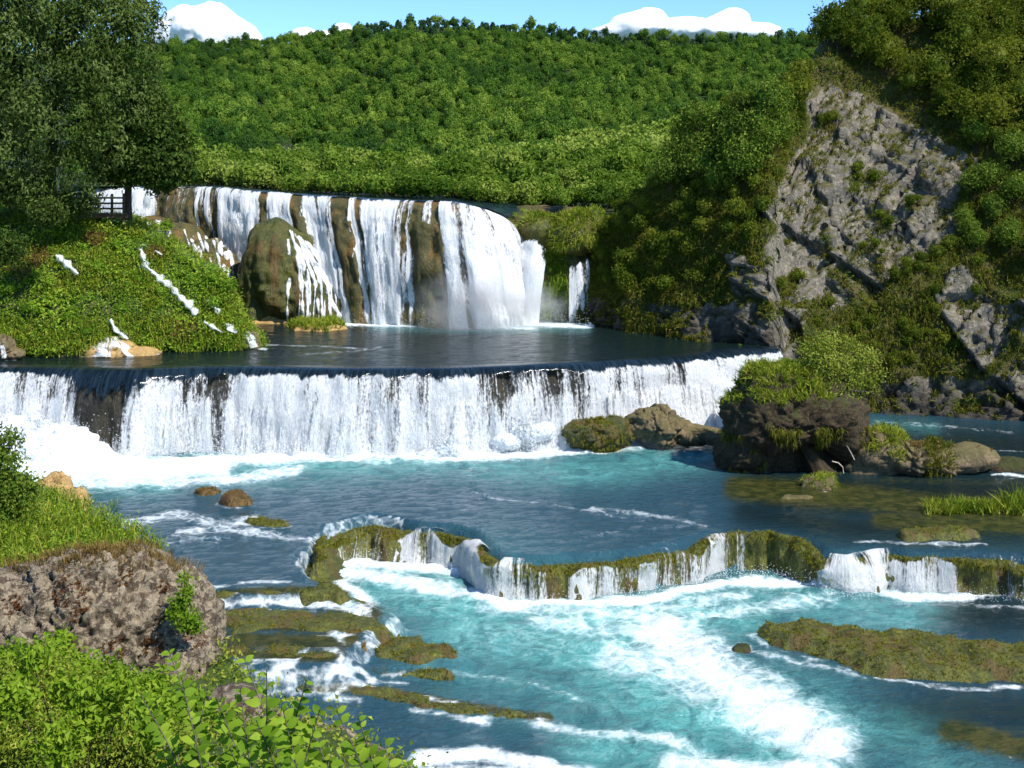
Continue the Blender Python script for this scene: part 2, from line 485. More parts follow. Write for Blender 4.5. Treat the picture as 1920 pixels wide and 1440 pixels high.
def plain(name, c, rough=0.8, var=0.4, scale=3.0, bump=0.3, stretch=(1, 1, 1)):
    g = G(name); p = g.vscale(g.obj(), stretch)
    n = g.noise(p, scale, 6, 0.65, 0.3)
    cc = g.mix(g.rng(n, 0.3, 0.7), tuple(x * (1 - var) for x in c), tuple(min(1, x * (1 + var)) for x in c))
    return g.done(g.pbsdf(cc, rough, 0.25, g.bump(n, bump, 0.05)))

M = {}
M['forest'] = foliage('forest_leaves', (0.034, 0.092, 0.016), (0.092, 0.190, 0.020), (0.225, 0.325, 0.042), 0.36, 0.7, big=0.011)
M['forest_front'] = foliage('spur_leaves', (0.060, 0.125, 0.012), (0.140, 0.235, 0.020), (0.300, 0.370, 0.065), 0.36, 0.7, big=0.02)
M['conifer'] = foliage('dark_hill_leaves', (0.018, 0.048, 0.015), (0.033, 0.078, 0.024), (0.060, 0.120, 0.033), 0.15, 0.5)
M['willow'] = foliage('willow_leaves', (0.035, 0.060, 0.009), (0.064, 0.101, 0.016), (0.139, 0.184, 0.046), 0.22, 0.0, big=0.22)
M['darkleaf'] = foliage('dark_leaves', (0.024, 0.051, 0.007), (0.048, 0.087, 0.012), (0.104, 0.150, 0.021), 0.2, 0.1)
M['cliffleaf'] = foliage('cliff_leaves', (0.047, 0.082, 0.006), (0.109, 0.147, 0.012), (0.224, 0.235, 0.023), 0.36, 0.55)
M['cliffgrass'] = foliage('cliff_grass', (0.067, 0.081, 0.009), (0.127, 0.141, 0.011), (0.211, 0.178, 0.033), 0.3, 0.0, big=0.12)
M['herb'] = foliage('bank_herb', (0.075, 0.156, 0.011), (0.150, 0.276, 0.016), (0.316, 0.419, 0.040), 0.3, 0.0, big=0.18)
M['islandleaf'] = foliage('island_leaves', (0.116, 0.172, 0.016), (0.239, 0.290, 0.033), (0.420, 0.428, 0.083), 0.3, 0.1)
M['grass'] = foliage('bright_grass', (0.109, 0.174, 0.012), (0.204, 0.273, 0.017), (0.341, 0.348, 0.050), 0.3, 0.0, big=0.4)
M['drygrass'] = foliage('dry_grass', (0.120, 0.075, 0.020), (0.190, 0.120, 0.035), (0.280, 0.190, 0.070), 0.25, 0.0)
M['redmoss'] = foliage('red_moss', (0.060, 0.022, 0.008), (0.120, 0.045, 0.014), (0.190, 0.080, 0.028), 0.1, 0.0)
M['nearleaf'] = foliage('near_leaves', (0.087, 0.173, 0.011), (0.161, 0.281, 0.015), (0.298, 0.410, 0.032), 0.42, 0.5)
M['nearbush'] = foliage('near_bush', (0.091, 0.144, 0.014), (0.182, 0.241, 0.022), (0.381, 0.398, 0.055), 0.3, 0.0, big=1.2)
M['shrub'] = foliage('shrub_leaves', (0.053, 0.106, 0.012), (0.110, 0.184, 0.018), (0.240, 0.301, 0.038), 0.28, 0.1)
M['mossgrass'] = foliage('moss_blades', (0.085, 0.095, 0.008), (0.150, 0.155, 0.012), (0.250, 0.225, 0.025), 0.2, 0.0, big=0.5)
M['moss'] = mossmat('wet_moss', (0.095, 0.095, 0.012), (0.050, 0.065, 0.010), (0.150, 0.140, 0.018), (0.130, 0.070, 0.014))
M['brownmoss'] = mossmat('brown_moss', (0.070, 0.055, 0.014), (0.040, 0.038, 0.010), (0.100, 0.085, 0.020), (0.110, 0.060, 0.015), 0.7)
M['ledgemoss'] = mossmat('ledge_moss', (0.125, 0.130, 0.012), (0.070, 0.080, 0.012), (0.200, 0.185, 0.018), (0.130, 0.078, 0.018), 1.6)
M['cliff'] = rockmat('cliff_limestone', [(0.185, 0.163, 0.125), (0.115, 0.102, 0.083), (0.30, 0.262, 0.195), (0.05, 0.043, 0.034)], [(0.050, 0.055, 0.008), (0.085, 0.072, 0.016)], 0.9, 0.8, 0.9, stain=(0.085, 0.078, 0.072), moss_lo=0.45, moss_hi=1.0, veg=True)
M['darkrock'] = rockmat('dark_tufa', [(0.034, 0.024, 0.012), (0.055, 0.038, 0.019), (0.090, 0.062, 0.032), (0.012, 0.009, 0.005)], [(0.050, 0.058, 0.010), (0.030, 0.036, 0.008)], 0.9, 1.6, 0.9, moss_lo=0.35, moss_hi=0.9)
M['tanrock'] = rockmat('tan_rock', [(0.20, 0.145, 0.075), (0.13, 0.10, 0.06), (0.27, 0.20, 0.11), (0.07, 0.05, 0.03)], [(0.060, 0.065, 0.012), (0.085, 0.075, 0.018)], 0.6, 1.6, 0.7, stain=(0.08, 0.055, 0.03))
M['ochre'] = rockmat('ochre_tufa', [(0.42, 0.26, 0.09), (0.30, 0.19, 0.07), (0.50, 0.34, 0.14), (0.12, 0.08, 0.03)], None, 0, 1.8, 0.6)
M['limestone'] = rockmat('pitted_limestone', [(0.29, 0.232, 0.150), (0.215, 0.172, 0.115), (0.40, 0.325, 0.225), (0.075, 0.055, 0.035)], [(0.10, 0.068, 0.028), (0.085, 0.052, 0.024)], 0.6, 2.4, 1.0, moss_lo=0.98, moss_hi=1.25, pits=((0.050, 0.036, 0.025), (0.085, 0.055, 0.034)))
M['blackrock'] = mossmat('black_wet_rock', (0.020, 0.018, 0.015), (0.012, 0.013, 0.012), (0.035, 0.032, 0.022), (0.045, 0.035, 0.018), 0.7, 0.35)
M['wetrock'] = mossmat('wet_fall_rock', (0.120, 0.095, 0.020), (0.060, 0.062, 0.014), (0.165, 0.125, 0.028), (0.230, 0.120, 0.022), 1.4)
M['soil'] = rockmat('bank_soil', [(0.060, 0.050, 0.020), (0.045, 0.055, 0.012), (0.080, 0.070, 0.025), (0.03, 0.03, 0.01)], [(0.040, 0.075, 0.008), (0.055, 0.085, 0.010)], 0.9, 1.0, 0.5)
M['hillsoil'] = rockmat('hill_floor', [(0.025, 0.045, 0.010), (0.018, 0.032, 0.008), (0.035, 0.055, 0.012)], None, 0, 0.1, 0.2)
M['bark'] = plain('bark', (0.075, 0.052, 0.034), 0.9, 0.4, 4, 0.6, (4, 4, 0.6))
M['greybark'] = plain('grey_bark', (0.12, 0.10, 0.085), 0.9, 0.4, 4, 0.6, (4, 4, 0.6))
M['wood'] = plain('weathered_wood', (0.095, 0.062, 0.034), 0.85, 0.35, 5, 0.4, (1, 1, 6))
M['deadwood'] = plain('pale_dead_wood', (0.42, 0.36, 0.27), 0.8, 0.3, 5, 0.3)
M['rooftile'] = plain('hut_roof', (0.22, 0.085, 0.05), 0.8, 0.3, 3, 0.3)
M['fall_big'] = fallmat('upper_fall_water', 0.75, 0.8)
M['fall_mid'] = fallmat('middle_fall_water', 1.0, 1.3, (0.84, 0.845, 0.84), (0.56, 0.585, 0.60))
M['fall_low'] = fallmat('lower_fall_water', 1.7, 1.6, (0.84, 0.84, 0.82), (0.6, 0.62, 0.62))
M['trickle'] = fallmat('trickle_water', 1.15, 1.4)
M['pool'] = watermat('pool_water', (0.008, 0.021, 0.020), (0.10, 0.24, 0.25), 0.9)
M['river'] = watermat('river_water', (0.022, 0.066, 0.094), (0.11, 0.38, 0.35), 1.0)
g = G('white_foam'); p = g.pos()
n1 = g.noise(p, 1.6, 6, 0.7, 0.6)
M['foam'] = g.done(g.mixs(0.15, g.pbsdf(g.mix(g.rng(n1, 0.3, 0.6), (0.74, 0.82, 0.85), (0.92, 0.94, 0.95)), 0.6, 0.2, g.bump(n1, 0.7, 0.5)), g.n('BsdfTranslucent', ins={0: (0.9, 0.93, 0.95)}).outputs[0]))
g = G('cloud_wisp')
M['wisp'] = g.done(g.mixs(0.07, g.n('BsdfTransparent').outputs[0], g.mixs(0.5, g.pbsdf((0.97, 0.97, 0.98), 1.0, 0.0), g.n('BsdfTranslucent', ins={0: (0.97, 0.97, 0.98)}).outputs[0])))
g = G('cloud_white')
M['cloud'] = g.done(g.mixs(0.04, g.pbsdf((0.97, 0.97, 0.97), 1.0, 0.0), g.n('BsdfTranslucent', ins={0: (0.95, 0.95, 0.96)}).outputs[0]))
# ------------------------------------------------------------------ ground and hills
ZB, ZC, ZD = 0.0, -6.4, -8.4               # water levels: middle pool, lower pool, turquoise pool
V = np.array([[-6000, -200, -14], [6000, -200, -14], [6000, 9000, -14], [-6000, 9000, -14]], float)
tag(link('ground', raw_mesh('ground', V, [[0, 1, 2, 3]], [M['hillsoil']])), 'dark valley floor under the river and hills', kind='structure')

HILL_SIL = [(-2500, 110), (-500, 100), (310, 100), (420, 94), (500, 88), (600, 76), (700, 60), (790, 48), (900, 53), (1050, 66), (1130, 74), (1300, 82), (1500, 72), (1900, 80), (4500, 120)]
def hill_pt(px, t):
    px, t = np.broadcast_arrays(np.asarray(px, float), np.asarray(t, float))
    sil = ip(px, HILL_SIL)
    tt = np.minimum(t, 1)
    py = 372 + (sil - 372) * tt
    Y = 360 + 560 * tt ** 1.25 + 110 * n2(px / 210.0, t * 2.6, 3, 41) * np.sin(np.pi * np.clip(t, 0, 1))
    V = P(px, py, Y)
    back = np.maximum(t - 1, 0)
    V[..., 1] += back * 2500; V[..., 2] -= back * 120
    return V
U, T = np.meshgrid(np.linspace(-2400, 4400, 170), np.concatenate([np.linspace(0, 1, 60), [1.05, 1.2, 1.5]]), indexing='ij')
tag(link('hill', raw_mesh('hill', hill_pt(U, T), grid_faces(*U.shape), [M['hillsoil']])), 'wooded hill that closes the valley behind the falls', kind='structure')

FRONT_SIL = [(-1500, 330), (300, 322), (370, 325), (480, 325), (600, 335), (700, 348), (800, 340), (900, 322), (1000, 306), (1100, 286), (1250, 262), (1400, 228), (1900, 190), (3000, 150)]
def front_pt(px, t):
    px, t = np.broadcast_arrays(np.asarray(px, float), np.asarray(t, float))
    sil = ip(px, FRONT_SIL); tt = np.clip(t, 0, 1)
    base = ip(px, [(-1500, 372), (300, 362), (700, 366), (900, 369), (1100, 372), (1400, 372)])
    py = base + (sil - base) * tt
    Y = 172 + 175 * tt ** 1.1
    V = P(px, py, Y)
    back = np.maximum(t - 1, 0); fore = np.maximum(-t, 0)
    fore = fore * sstep(900, 985, px)
    V[..., 1] += back * 300 - fore * 100; V[..., 2] -= back * 40 + fore * 3; V[..., 0] *= 1 - fore * 0.5
    return V
U, T = np.meshgrid(np.linspace(-1400, 2600, 120), np.concatenate([[-0.32, -0.2, -0.1], np.linspace(0, 1, 30), [1.1, 1.5]]), indexing='ij')
tag(link('hill', raw_mesh('hill', front_pt(U, T), grid_faces(*U.shape), [M['hillsoil']])), 'low spur of land behind the upper falls', kind='structure')

# ------------------------------------------------------------------ right cliff
FOOT_Y = [(1060, 133), (1100, 130.5), (1200, 123), (1330, 116.5), (1440, 112), (1500, 113), (1640, 114), (1760, 112.5), (1920, 110), (2400, 101), (2700, 96)]
FOOT_Z = [(1060, -1.2), (1445, -1.2), (1475, -7.4), (2700, -7.4)]
CL_SIL = [(1060, 600), (1096, 590), (1106, 520), (1130, 430), (1165, 415), (1220, 340), (1250, 300), (1300, 255), (1380, 235), (1470, 210), (1500, 165), (1520, 130), (1545, 90), (1600, 70), (1700, 40), (1800, 20), (1920, 0), (2700, -60)]
ROCKS = [[(1505, 165), (1560, 150), (1620, 175), (1720, 225), (1790, 280), (1830, 300), (1812, 400), (1770, 470), (1700, 520), (1640, 560), (1560, 505), (1500, 470), (1425, 410), (1455, 350), (1490, 300), (1512, 230)],
         [(1740, 530), (1800, 500), (1860, 560), (1930, 560), (2100, 600), (2100, 760), (1920, 745), (1840, 700), (1780, 620)],
         [(1360, 480), (1460, 440), (1560, 520), (1600, 560), (1530, 610), (1440, 600), (1370, 540)],
         [(1090, 560), (1180, 560), (1280, 580), (1380, 560), (1520, 600), (1510, 700), (1440, 665), (1300, 640), (1090, 615)],
         [(1640, 720), (1760, 700), (1960, 735), (2400, 760), (2400, 850), (1640, 800)]]
def g_rise(h): return 0.24 * h + 0.011 * h * h
pxs = np.arange(1060, 2700, 6.0)
yf, zf = ip(pxs, FOOT_Y), ip(pxs, FOOT_Z)
sil = ip(pxs, CL_SIL)
ht = np.full(len(pxs), 10.0)
for _ in range(60):
    ht = 0.5 * ht + 0.5 * np.maximum(HC - (sil - HOR) / FPX * (yf + g_rise(ht)) - zf, 0.3)
nr = 170
q = np.linspace(0, 1, nr)
Hh = ht[:, None] * q[None]
Yc = yf[:, None] + g_rise(Hh)
Xc = (pxs[:, None] - 960) / FPX * Yc
Zc = zf[:, None] + Hh
bk = np.linspace(0.03, 1, 14) ** 1.5
Yb = Yc[:, -1:] + 55 * bk; Zb = Zc[:, -1:] + 3 * np.sqrt(bk) ; Xb = Xc[:, -1:] + 14 * bk
CV = np.stack([np.hstack([Xc, Xb]), np.hstack([Yc, Yb]), np.hstack([Zc, Zb])], -1)
cpx, cpy = proj(CV)
wob = 16 * n2(cpx / 40, cpy / 40, 4, 3)
wob2 = 16 * n2(cpx / 40, cpy / 40, 4, 8)
rock = np.zeros(cpx.shape)
for pl in ROCKS: rock = np.maximum(rock, inpoly(cpx + wob, cpy + wob2, pl) * 1.0)
for _ in range(2):
    rock[1:-1, 1:-1] = (rock[1:-1, 1:-1] * 2 + rock[:-2, 1:-1] + rock[2:, 1:-1] + rock[1:-1, :-2] + rock[1:-1, 2:]) / 6
veg_patch = n2(cpx / 55, cpy / 38, 4, 21)
rock *= np.where(veg_patch > 0.3, 0.3, 1.0)
ca, sa = math.cos(math.radians(38)), math.sin(math.radians(38))
qx, qz = CV[..., 0], CV[..., 2]
strat = qx * sa + qz * ca; along = qx * ca - qz * sa
wv = fbm(CV * 0.12, 3, 5)
bl = np.stack([along * 0.40 + wv * 0.6, strat * 0.17 + wv * 0.5, CV[..., 1] * 0.12], -1)
f1, f2, cid = voro(bl, 61)
bl2 = np.stack([along * 1.0 + wv, strat * 0.6 + wv, CV[..., 1] * 0.5], -1)
g1, g2, cid2 = voro(bl2, 71)
saw = (strat / 4.6 + 0.35 * wv) % 1.0
disp = 1.5 * (cid - 0.5) - 0.8 * np.exp(-((f2 - f1) / 0.07) ** 2) + 0.55 * (cid2 - 0.5) - 0.42 * np.exp(-((g2 - g1) / 0.08) ** 2) + 0.55 * (0.45 - saw) + 0.35 * fbm(CV * 1.1, 4, 33)
for ln in ([(1425, 400), (1560, 482), (1690, 566)], [(1740, 560), (1840, 690), (1960, 790)], [(1360, 520), (1480, 590), (1560, 660)], [(1800, 470), (1900, 560), (2100, 720)]):
    dmin = dpoly(cpx, cpy, ln)
    lx = np.array(ln)
    sd = np.interp(cpx, lx[:, 0], lx[:, 1]) + 5 * n2(cpx / 22, cpy / 60, 3, 17) - cpy
    fade = np.exp(-(np.maximum(dmin - np.abs(sd), 0) / 25) ** 2) * sstep(lx[0, 0] - 20, lx[0, 0] + 40, cpx) * (1 - sstep(lx[-1, 0] - 50, lx[-1, 0] + 10, cpx))
    disp = disp + fade * (1.5 * sstep(-1.5, 2.5, sd) * np.exp(-np.maximum(sd, 0) / 45) - 1.1 * (1 - sstep(-2.5, 1.5, sd)) * np.exp(np.minimum(sd, 0) / 22))
soft = 2.2 * fbm(CV * 0.13, 3, 91) + 0.7 * fbm(CV * 0.5, 3, 92)
dd = disp * np.clip(rock, 0, 1) + soft * (1 - 0.6 * rock)
dd *= sstep(0, 0.06, np.hstack([np.tile(q, (len(pxs), 1)), np.ones((len(pxs), 14))])) * 0.85 + 0.15
CV = CV + dd[..., None] * np.array([-0.55, -0.75, 0.36])
tag(link('cliff', raw_mesh('cliff', CV, grid_faces(*cpx.shape), [M['cliff']], {'veg': 1 - rock, 'low': np.clip(1 - (CV[..., 2] - zf[:, None]) / 7.0, 0, 1)}, True)), 'tall grey limestone cliff with green ledges on the right', kind='structure')
CPX, CPY = proj(CV); CROCK = rock

# ------------------------------------------------------------------ left bank of the middle pool
LB_FOOT = [(-600, 100), (0, 105.4), (160, 106.5), (300, 109), (440, 110.7), (485, 112.4), (500, 114)]
LB_SIL = [(-600, 395), (0, 398), (100, 398), (170, 412), (235, 418), (300, 450), (360, 492), (420, 522), (440, 570), (455, 605), (485, 648), (500, 662)]
lpx = np.arange(-600, 500, 6.0)
lyf = ip(lpx, LB_FOOT); ls = ip(lpx, LB_SIL); lh = np.full(len(lpx), 5.0)
def g_bank(h): return 0.35 * h + 0.035 * h * h
for _ in range(60):
    lh = 0.5 * lh + 0.5 * np.maximum(HC - (ls - HOR) / FPX * (lyf + g_bank(lh)) + 0.8, 0.2)
lq = np.linspace(0, 1, 90)
Hh = lh[:, None] * lq
Yl = lyf[:, None] + g_bank(Hh); Xl = (lpx[:, None] - 960) / FPX * Yl; Zl = Hh - 0.8
bk = np.linspace(0.06, 1, 10)
BV = np.stack([np.hstack([Xl, Xl[:, -1:] - 6 * bk]), np.hstack([Yl, Yl[:, -1:] + 22 * bk]), np.hstack([Zl, Zl[:, -1:] - 0.4 * bk])], -1)
dn = 1.1 * fbm(BV * 0.28, 3, 14) + 0.35 * fbm(BV * 1.1, 3, 15)
BV = BV + dn[..., None] * np.array([0.35, -0.6, 0.55]) * sstep(0, .1, np.concatenate([lq, np.ones(10)]))[None, :, None]
BF = grid_faces(*BV.shape[:2])
tag(link('left_bank', raw_mesh('left_bank', BV, BF, [M['soil']])), 'steep green river bank left of the middle pool', kind='structure')
BPX, BPY = proj(BV)

# ------------------------------------------------------------------ near bank under the viewpoint
nb_py = np.concatenate([np.arange(880, 1500, 9.0), np.arange(1500, 2300, 40.0)])
nb_edge = [(880, 30), (900, 62), (950, 150), (1000, 235), (1030, 285), (1080, 300), (1130, 345), (1190, 395), (1260, 440), (1340, 545), (1400, 680), (1440, 770), (1500, 900), (1700, 1500), (2300, 3600)]
nb_Y = [(880, 86), (950, 72), (1010, 60), (1040, 57), (1110, 54), (1200, 51), (1290, 46), (1310, 33), (1400, 19), (1440, 15.5), (1600, 9.5), (2300, 4.2)]
un = np.linspace(0, 1, 110)
e = ip(nb_py, nb_edge)
left = -900 - (nb_py - 880) * 0.5
NPX = left[None] + (e - left)[None] * un[:, None] ** 0.8
NPYg = np.broadcast_to(nb_py, NPX.shape)
NY = np.broadcast_to(ip(nb_py, nb_Y), NPX.shape)
NV = P(NPX, NPYg, NY)
NV[..., 2] += 0.05 * NY * 0.12 * fbm(NV * 0.35, 4, 55) * 2
sk = NV[-1].copy(); sk2 = sk.copy()
sk[:, 0] += 0.25; sk[:, 2] = sk[:, 2] * 0.55 + (-9.2) * 0.45; sk2[:, 0] += 0.9; sk2[:, 2] = -9.6
sk[:, 2] = np.minimum(sk[:, 2], NV[-1, :, 2]); sk2[:, 2] = np.minimum(sk2[:, 2], sk[:, 2] - .1)
NV = np.concatenate([NV, sk[None], sk2[None]], 0)
NF = grid_faces(*NV.shape[:2])
tag(link('near_bank', raw_mesh('near_bank', NV, NF, [M['soil']])), 'overgrown bank below the viewpoint', kind='structure')
# ------------------------------------------------------------------ rivers
def strokes(px, py, lst):
    out = np.zeros(px.shape)
    for line, rad, s in lst:
        d = dpoly(px, py * 1.0, line)
        out = np.maximum(out, s * np.exp(-(d / rad) ** 2))
    return out
# lips
MID_LIP = [(-420, 682), (-150, 688), (0, 690), (100, 690), (170, 692), (260, 694), (360, 690), (480, 690), (640, 693), (830, 692), (960, 688), (1100, 682), (1200, 676), (1300, 668), (1370, 660), (1432, 655), (1462, 652)]
UP_LIP = [(130, 354, 153), (185, 352, 151), (300, 350, 147), (400, 350, 143), (480, 358, 139), (560, 365, 136), (650, 370, 133), (740, 375, 131), (830, 377, 129), (880, 384, 128), (915, 392, 128.5), (940, 402, 130.5), (955, 412, 134), (962, 418, 139)]
LOW_LIP = [(600, 1040), (602, 1012), (628, 990), (662, 977), (700, 971), (780, 986), (832, 990), (878, 1001), (902, 1022), (932, 1050), (1000, 1053), (1100, 1048), (1200, 1040), (1290, 1020), (1335, 1008), (1440, 1004), (1500, 1012), (1540, 1036), (1590, 1042), (1650, 1032), (1700, 1040), (1780, 1042), (1850, 1040), (1950, 1052), (2100, 1060), (2500, 1075)]
def resample(pts, step):
    pts = np.asarray(pts, float); d = np.concatenate([[0], np.cumsum(np.linalg.norm(np.diff(pts[:, :2], axis=0), axis=1))])
    n = max(int(d[-1] / step), 2); s = np.linspace(0, d[-1], n)
    return np.stack([np.interp(s, d, pts[:, k]) for k in range(pts.shape[1])], 1), s
def smooth(a, k):
    for _ in range(k):
        b = a.copy(); b[1:-1] = (a[:-2] + 2 * a[1:-1] + a[2:]) / 4; a = b
    return a

# lower river: one sheet whose level follows the pools and shelves
gx = np.arange(-46, 60, 0.30); gy = np.arange(45, 117, 0.30)
X, Y = np.meshgrid(gx, gy, indexing='ij')
polyC = [(-700, 740), (2600, 740), (2600, 1068)] + [(a, b - 5) for a, b in reversed(LOW_LIP[1:]) if a < 2400] + [(575, 1050), (600, 1078), (655, 1100), (560, 1110), (370, 1109), (200, 1108), (-700, 1100)]
shelf2 = [(-300, 1090), (660, 1103), (760, 1150), (700, 1190), (660, 1222), (640, 1243), (500, 1252), (300, 1252), (-300, 1250)]
shelf3 = [(420, 1235), (690, 1188), (860, 1212), (880, 1236), (700, 1258), (690, 1274), (600, 1290), (420, 1300)]
slab = [(510, 1286), (700, 1274), (900, 1288), (1060, 1352), (905, 1350), (720, 1305)]
def plan(poly, z): return [tuple(v[:2]) for v in PZ([a for a, b in poly], [b for a, b in poly], z)]
lev = np.full(X.shape, ZD)
wx = X + 0.5 * n2(X * 0.5, Y * 0.5, 3, 1); wy = Y + 0.5 * n2(X * 0.5, Y * 0.5, 3, 2)
lev = np.where(inpoly(wx, wy, plan(slab, -8.25)), -8.23, lev)
lev = np.where(inpoly(wx, wy, plan(shelf3, -7.95)), -7.95, lev)
lev = np.where(inpoly(wx, wy, plan(shelf2, -7.15)), -7.15, lev)
lev = np.where(inpoly(wx, wy, plan(polyC, ZC)), ZC, lev)
lev = np.where(Y > 78 + 0.0 * X, np.where(lev < ZC - 0.01, np.where(Y > 84, ZC, lev), lev), lev)
for _ in range(3):
    lev[1:-1, 1:-1] = (lev[1:-1, 1:-1] * 2 + lev[:-2, 1:-1] + lev[2:, 1:-1] + lev[1:-1, :-2] + lev[1:-1, 2:]) / 6
Vw = np.stack([X, Y, lev], -1)
px, py = proj(Vw)
gyl = np.abs(np.gradient(lev, axis=0)) + np.abs(np.gradient(lev, axis=1))
foam = strokes(px, py, [
    ([(-300, 880), (60, 880), (250, 872)], 45, 1.0), ([(250, 872), (420, 862), (620, 850), (860, 852), (1050, 842), (1200, 830), (1340, 815)], 17, 1.05),
    ([(940, 800), (1080, 790), (1200, 800), (1400, 780)], 22, 1.1), ([(150, 905), (420, 900), (560, 880)], 17, 0.72), ([(60, 890), (280, 885), (420, 878)], 22, 0.9),
    ([(870, 915), (930, 935), (1050, 948), (1180, 970)], 6, 0.52), ([(1110, 955), (1200, 962), (1280, 975), (1330, 990)], 9, 0.56), ([(1080, 1010), (1200, 990), (1320, 985)], 7, 0.45),
    ([(230, 985), (330, 965), (420, 985), (480, 975)], 16, 0.66), ([(330, 1000), (420, 990), (520, 1003), (590, 1012)], 12, 0.66), ([(290, 1015), (430, 1010)], 14, 0.5),
    ([(640, 1050), (700, 1055), (860, 1060)], 22, 1.0), ([(650, 1075), (760, 1090), (900, 1115)], 16, 0.85), ([(620, 1040), (640, 1090), (700, 1130)], 16, 0.9),
    ([(890, 1110), (950, 1132), (1200, 1128), (1330, 1100), (1400, 1090), (1560, 1092)], 13, 1.0), ([(900, 1140), (1200, 1150), (1400, 1115)], 18, 0.62),
    ([(1560, 1090), (1700, 1118), (1800, 1118), (1930, 1105)], 11, 0.9), ([(1830, 1135), (1940, 1140)], 8, 0.6), ([(1230, 1180), (1290, 1220), (1390, 1300), (1480, 1350), (1560, 1400)], 70, 0.86),
    ([(1150, 1230), (1250, 1250), (1340, 1300)], 52, 0.7), ([(1000, 1160), (1150, 1180), (1300, 1170)], 26, .62), ([(1400, 1250), (1480, 1290)], 26, .62), ([(1240, 1170), (1400, 1140), (1560, 1120)], 22, 0.6), ([(1000, 1352), (1100, 1375), (1250, 1385), (1340, 1420)], 16, 0.66),
    ([(1250, 1430), (1400, 1440), (1560, 1450)], 26, 0.8), ([(780, 1425), (900, 1410), (1030, 1440)], 20, 1.02), ([(750, 1450), (1100, 1460)], 26, 1.0),
    ([(400, 1140), (520, 1128), (640, 1140), (700, 1165)], 9, 0.8), ([(560, 1120), (640, 1125), (690, 1150)], 12, 0.85), ([(620, 1180), (760, 1185)], 8, 0.62),
    ([(500, 1268), (560, 1265), (680, 1258), (700, 1275)], 10, 0.85), ([(880, 1345), (1010, 1350), (1080, 1362)], 6, 0.7), ([(1640, 1270), (1760, 1290), (1920, 1290)], 6, 0.7), ([(1370, 1215), (1480, 1235), (1600, 1268)], 8, 0.6),
    ([(1640, 790), (1760, 798), (1900, 812)], 7, 0.48), ([(1660, 830), (1920, 848)], 3, 0.5), ([(1600, 1015), (1700, 1018), (1850, 1022)], 6, 0.62), ([(1860, 889), (1940, 892)], 4, 0.9),
    ([(720, 1260), (900, 1265), (1020, 1290), (1100, 1320)], 6, 0.5)])
foam = np.maximum(foam, 0.58 * sstep(0.06, 0.2, gyl) * (px < 760))
turq = strokes(px, py, [
    ([(300, 880), (560, 880), (800, 862), (1000, 880), (1150, 880), (1330, 850)], 32, 0.75), ([(0, 900), (300, 900)], 30, 0.8), ([(1640, 795), (1750, 803)], 14, 0.3),
    ([(700, 1080), (900, 1150), (1200, 1170), (1500, 1130), (1700, 1140)], 60, 1.0), ([(900, 1180), (1100, 1240), (1300, 1330), (1500, 1400)], 120, 1.0), ([(1100, 1400), (1300, 1430), (1500, 1450)], 70, 0.8),
    ([(1500, 1330), (1700, 1400), (1850, 1480)], 60, 0.5), ([(640, 1060), (860, 1070)], 30, 0.9)])
turq = turq * (0.82 + 0.55 * n2(X * 0.13 + 3, Y * 0.2, 4, 73))
bed = strokes(px, py, [
    ([(390, 1112), (540, 1106), (650, 1105)], 9, 0.9), ([(400, 1160), (560, 1170), (700, 1150)], 26, 0.8), ([(400, 1200), (560, 1205), (660, 1200)], 24, 0.85), ([(400, 1220), (560, 1232), (640, 1230)], 12, 0.95), ([(700, 1215), (850, 1225)], 12, 0.8),
    ([(560, 1290), (720, 1295), (850, 1320), (1030, 1345)], 12, 0.85), ([(700, 1255), (850, 1270)], 10, 0.6), ([(1380, 915), (1600, 930), (1750, 950), (1950, 960)], 34, 0.85), ([(1650, 900), (1950, 905)], 14, .5), ([(1780, 1370), (1950, 1410)], 36, 0.8), ([(1650, 975), (1950, 985)], 24, 0.8),  # far-right strokes: olive bed, also standing in for the cliff's dark reflection
    ([(590, 1020), (600, 1050)], 10, 0.8), ([(600, 1085), (660, 1110)], 12, 0.6), ([(450, 965), (540, 980)], 9, 0.6), ([(300, 940), (400, 930)], 12, 0.35), ([(640, 985), (760, 990)], 10, 0.5), ([(620, 870), (760, 875)], 8, 0.4)])
foam = np.maximum(foam, 0.47 * np.clip(turq, 0, 1) * (0.75 + 0.45 * n2(X * 0.13, Y * 0.2, 3, 71)))
cliff_reflect = np.clip(strokes(px, py, [([(1440, 925), (1700, 930), (2300, 940)], 75, 1.0), ([(1400, 960), (1600, 990), (2300, 1000)], 40, .9), ([(1760, 1150), (2300, 1160)], 45, .9), ([(1700, 1345), (2300, 1330)], 60, .75), ([(1700, 830), (2300, 850)], 48, .9)]), 0, 1)  # right-hand water darkened: dark bed plus the cliff's reflection painted into the colour
turb = np.clip(foam * 0.9 + turq * 0.45, 0, 1.2)
wave = 0.05 * fbm(np.stack([X * 0.9, Y * 1.4, 0 * X], -1), 3, 4) + turb * 0.42 * fbm(np.stack([X * 0.5, Y * 0.75, 0 * X + 3], -1), 5, 6) + turb * 0.10 * fbm(np.stack([X * 2.1, Y * 2.4, 0 * X], -1), 3, 7)
Vw[..., 2] += wave + 0.25 * np.clip(foam - 0.8, 0, 1)
keep = (np.abs(px - 960) < 1500)
F = grid_faces(*X.shape)
F = F[keep.ravel()[F].all(1)]
Vr, Fr, at = compact(Vw.reshape(-1, 3), F, {'foam': foam, 'turq': turq, 'bed': bed, 'calm': cliff_reflect})
tag(link('river', raw_mesh('river', Vr, Fr, [M['river']], at)), 'blue and turquoise river with foam below the middle falls', kind='structure')

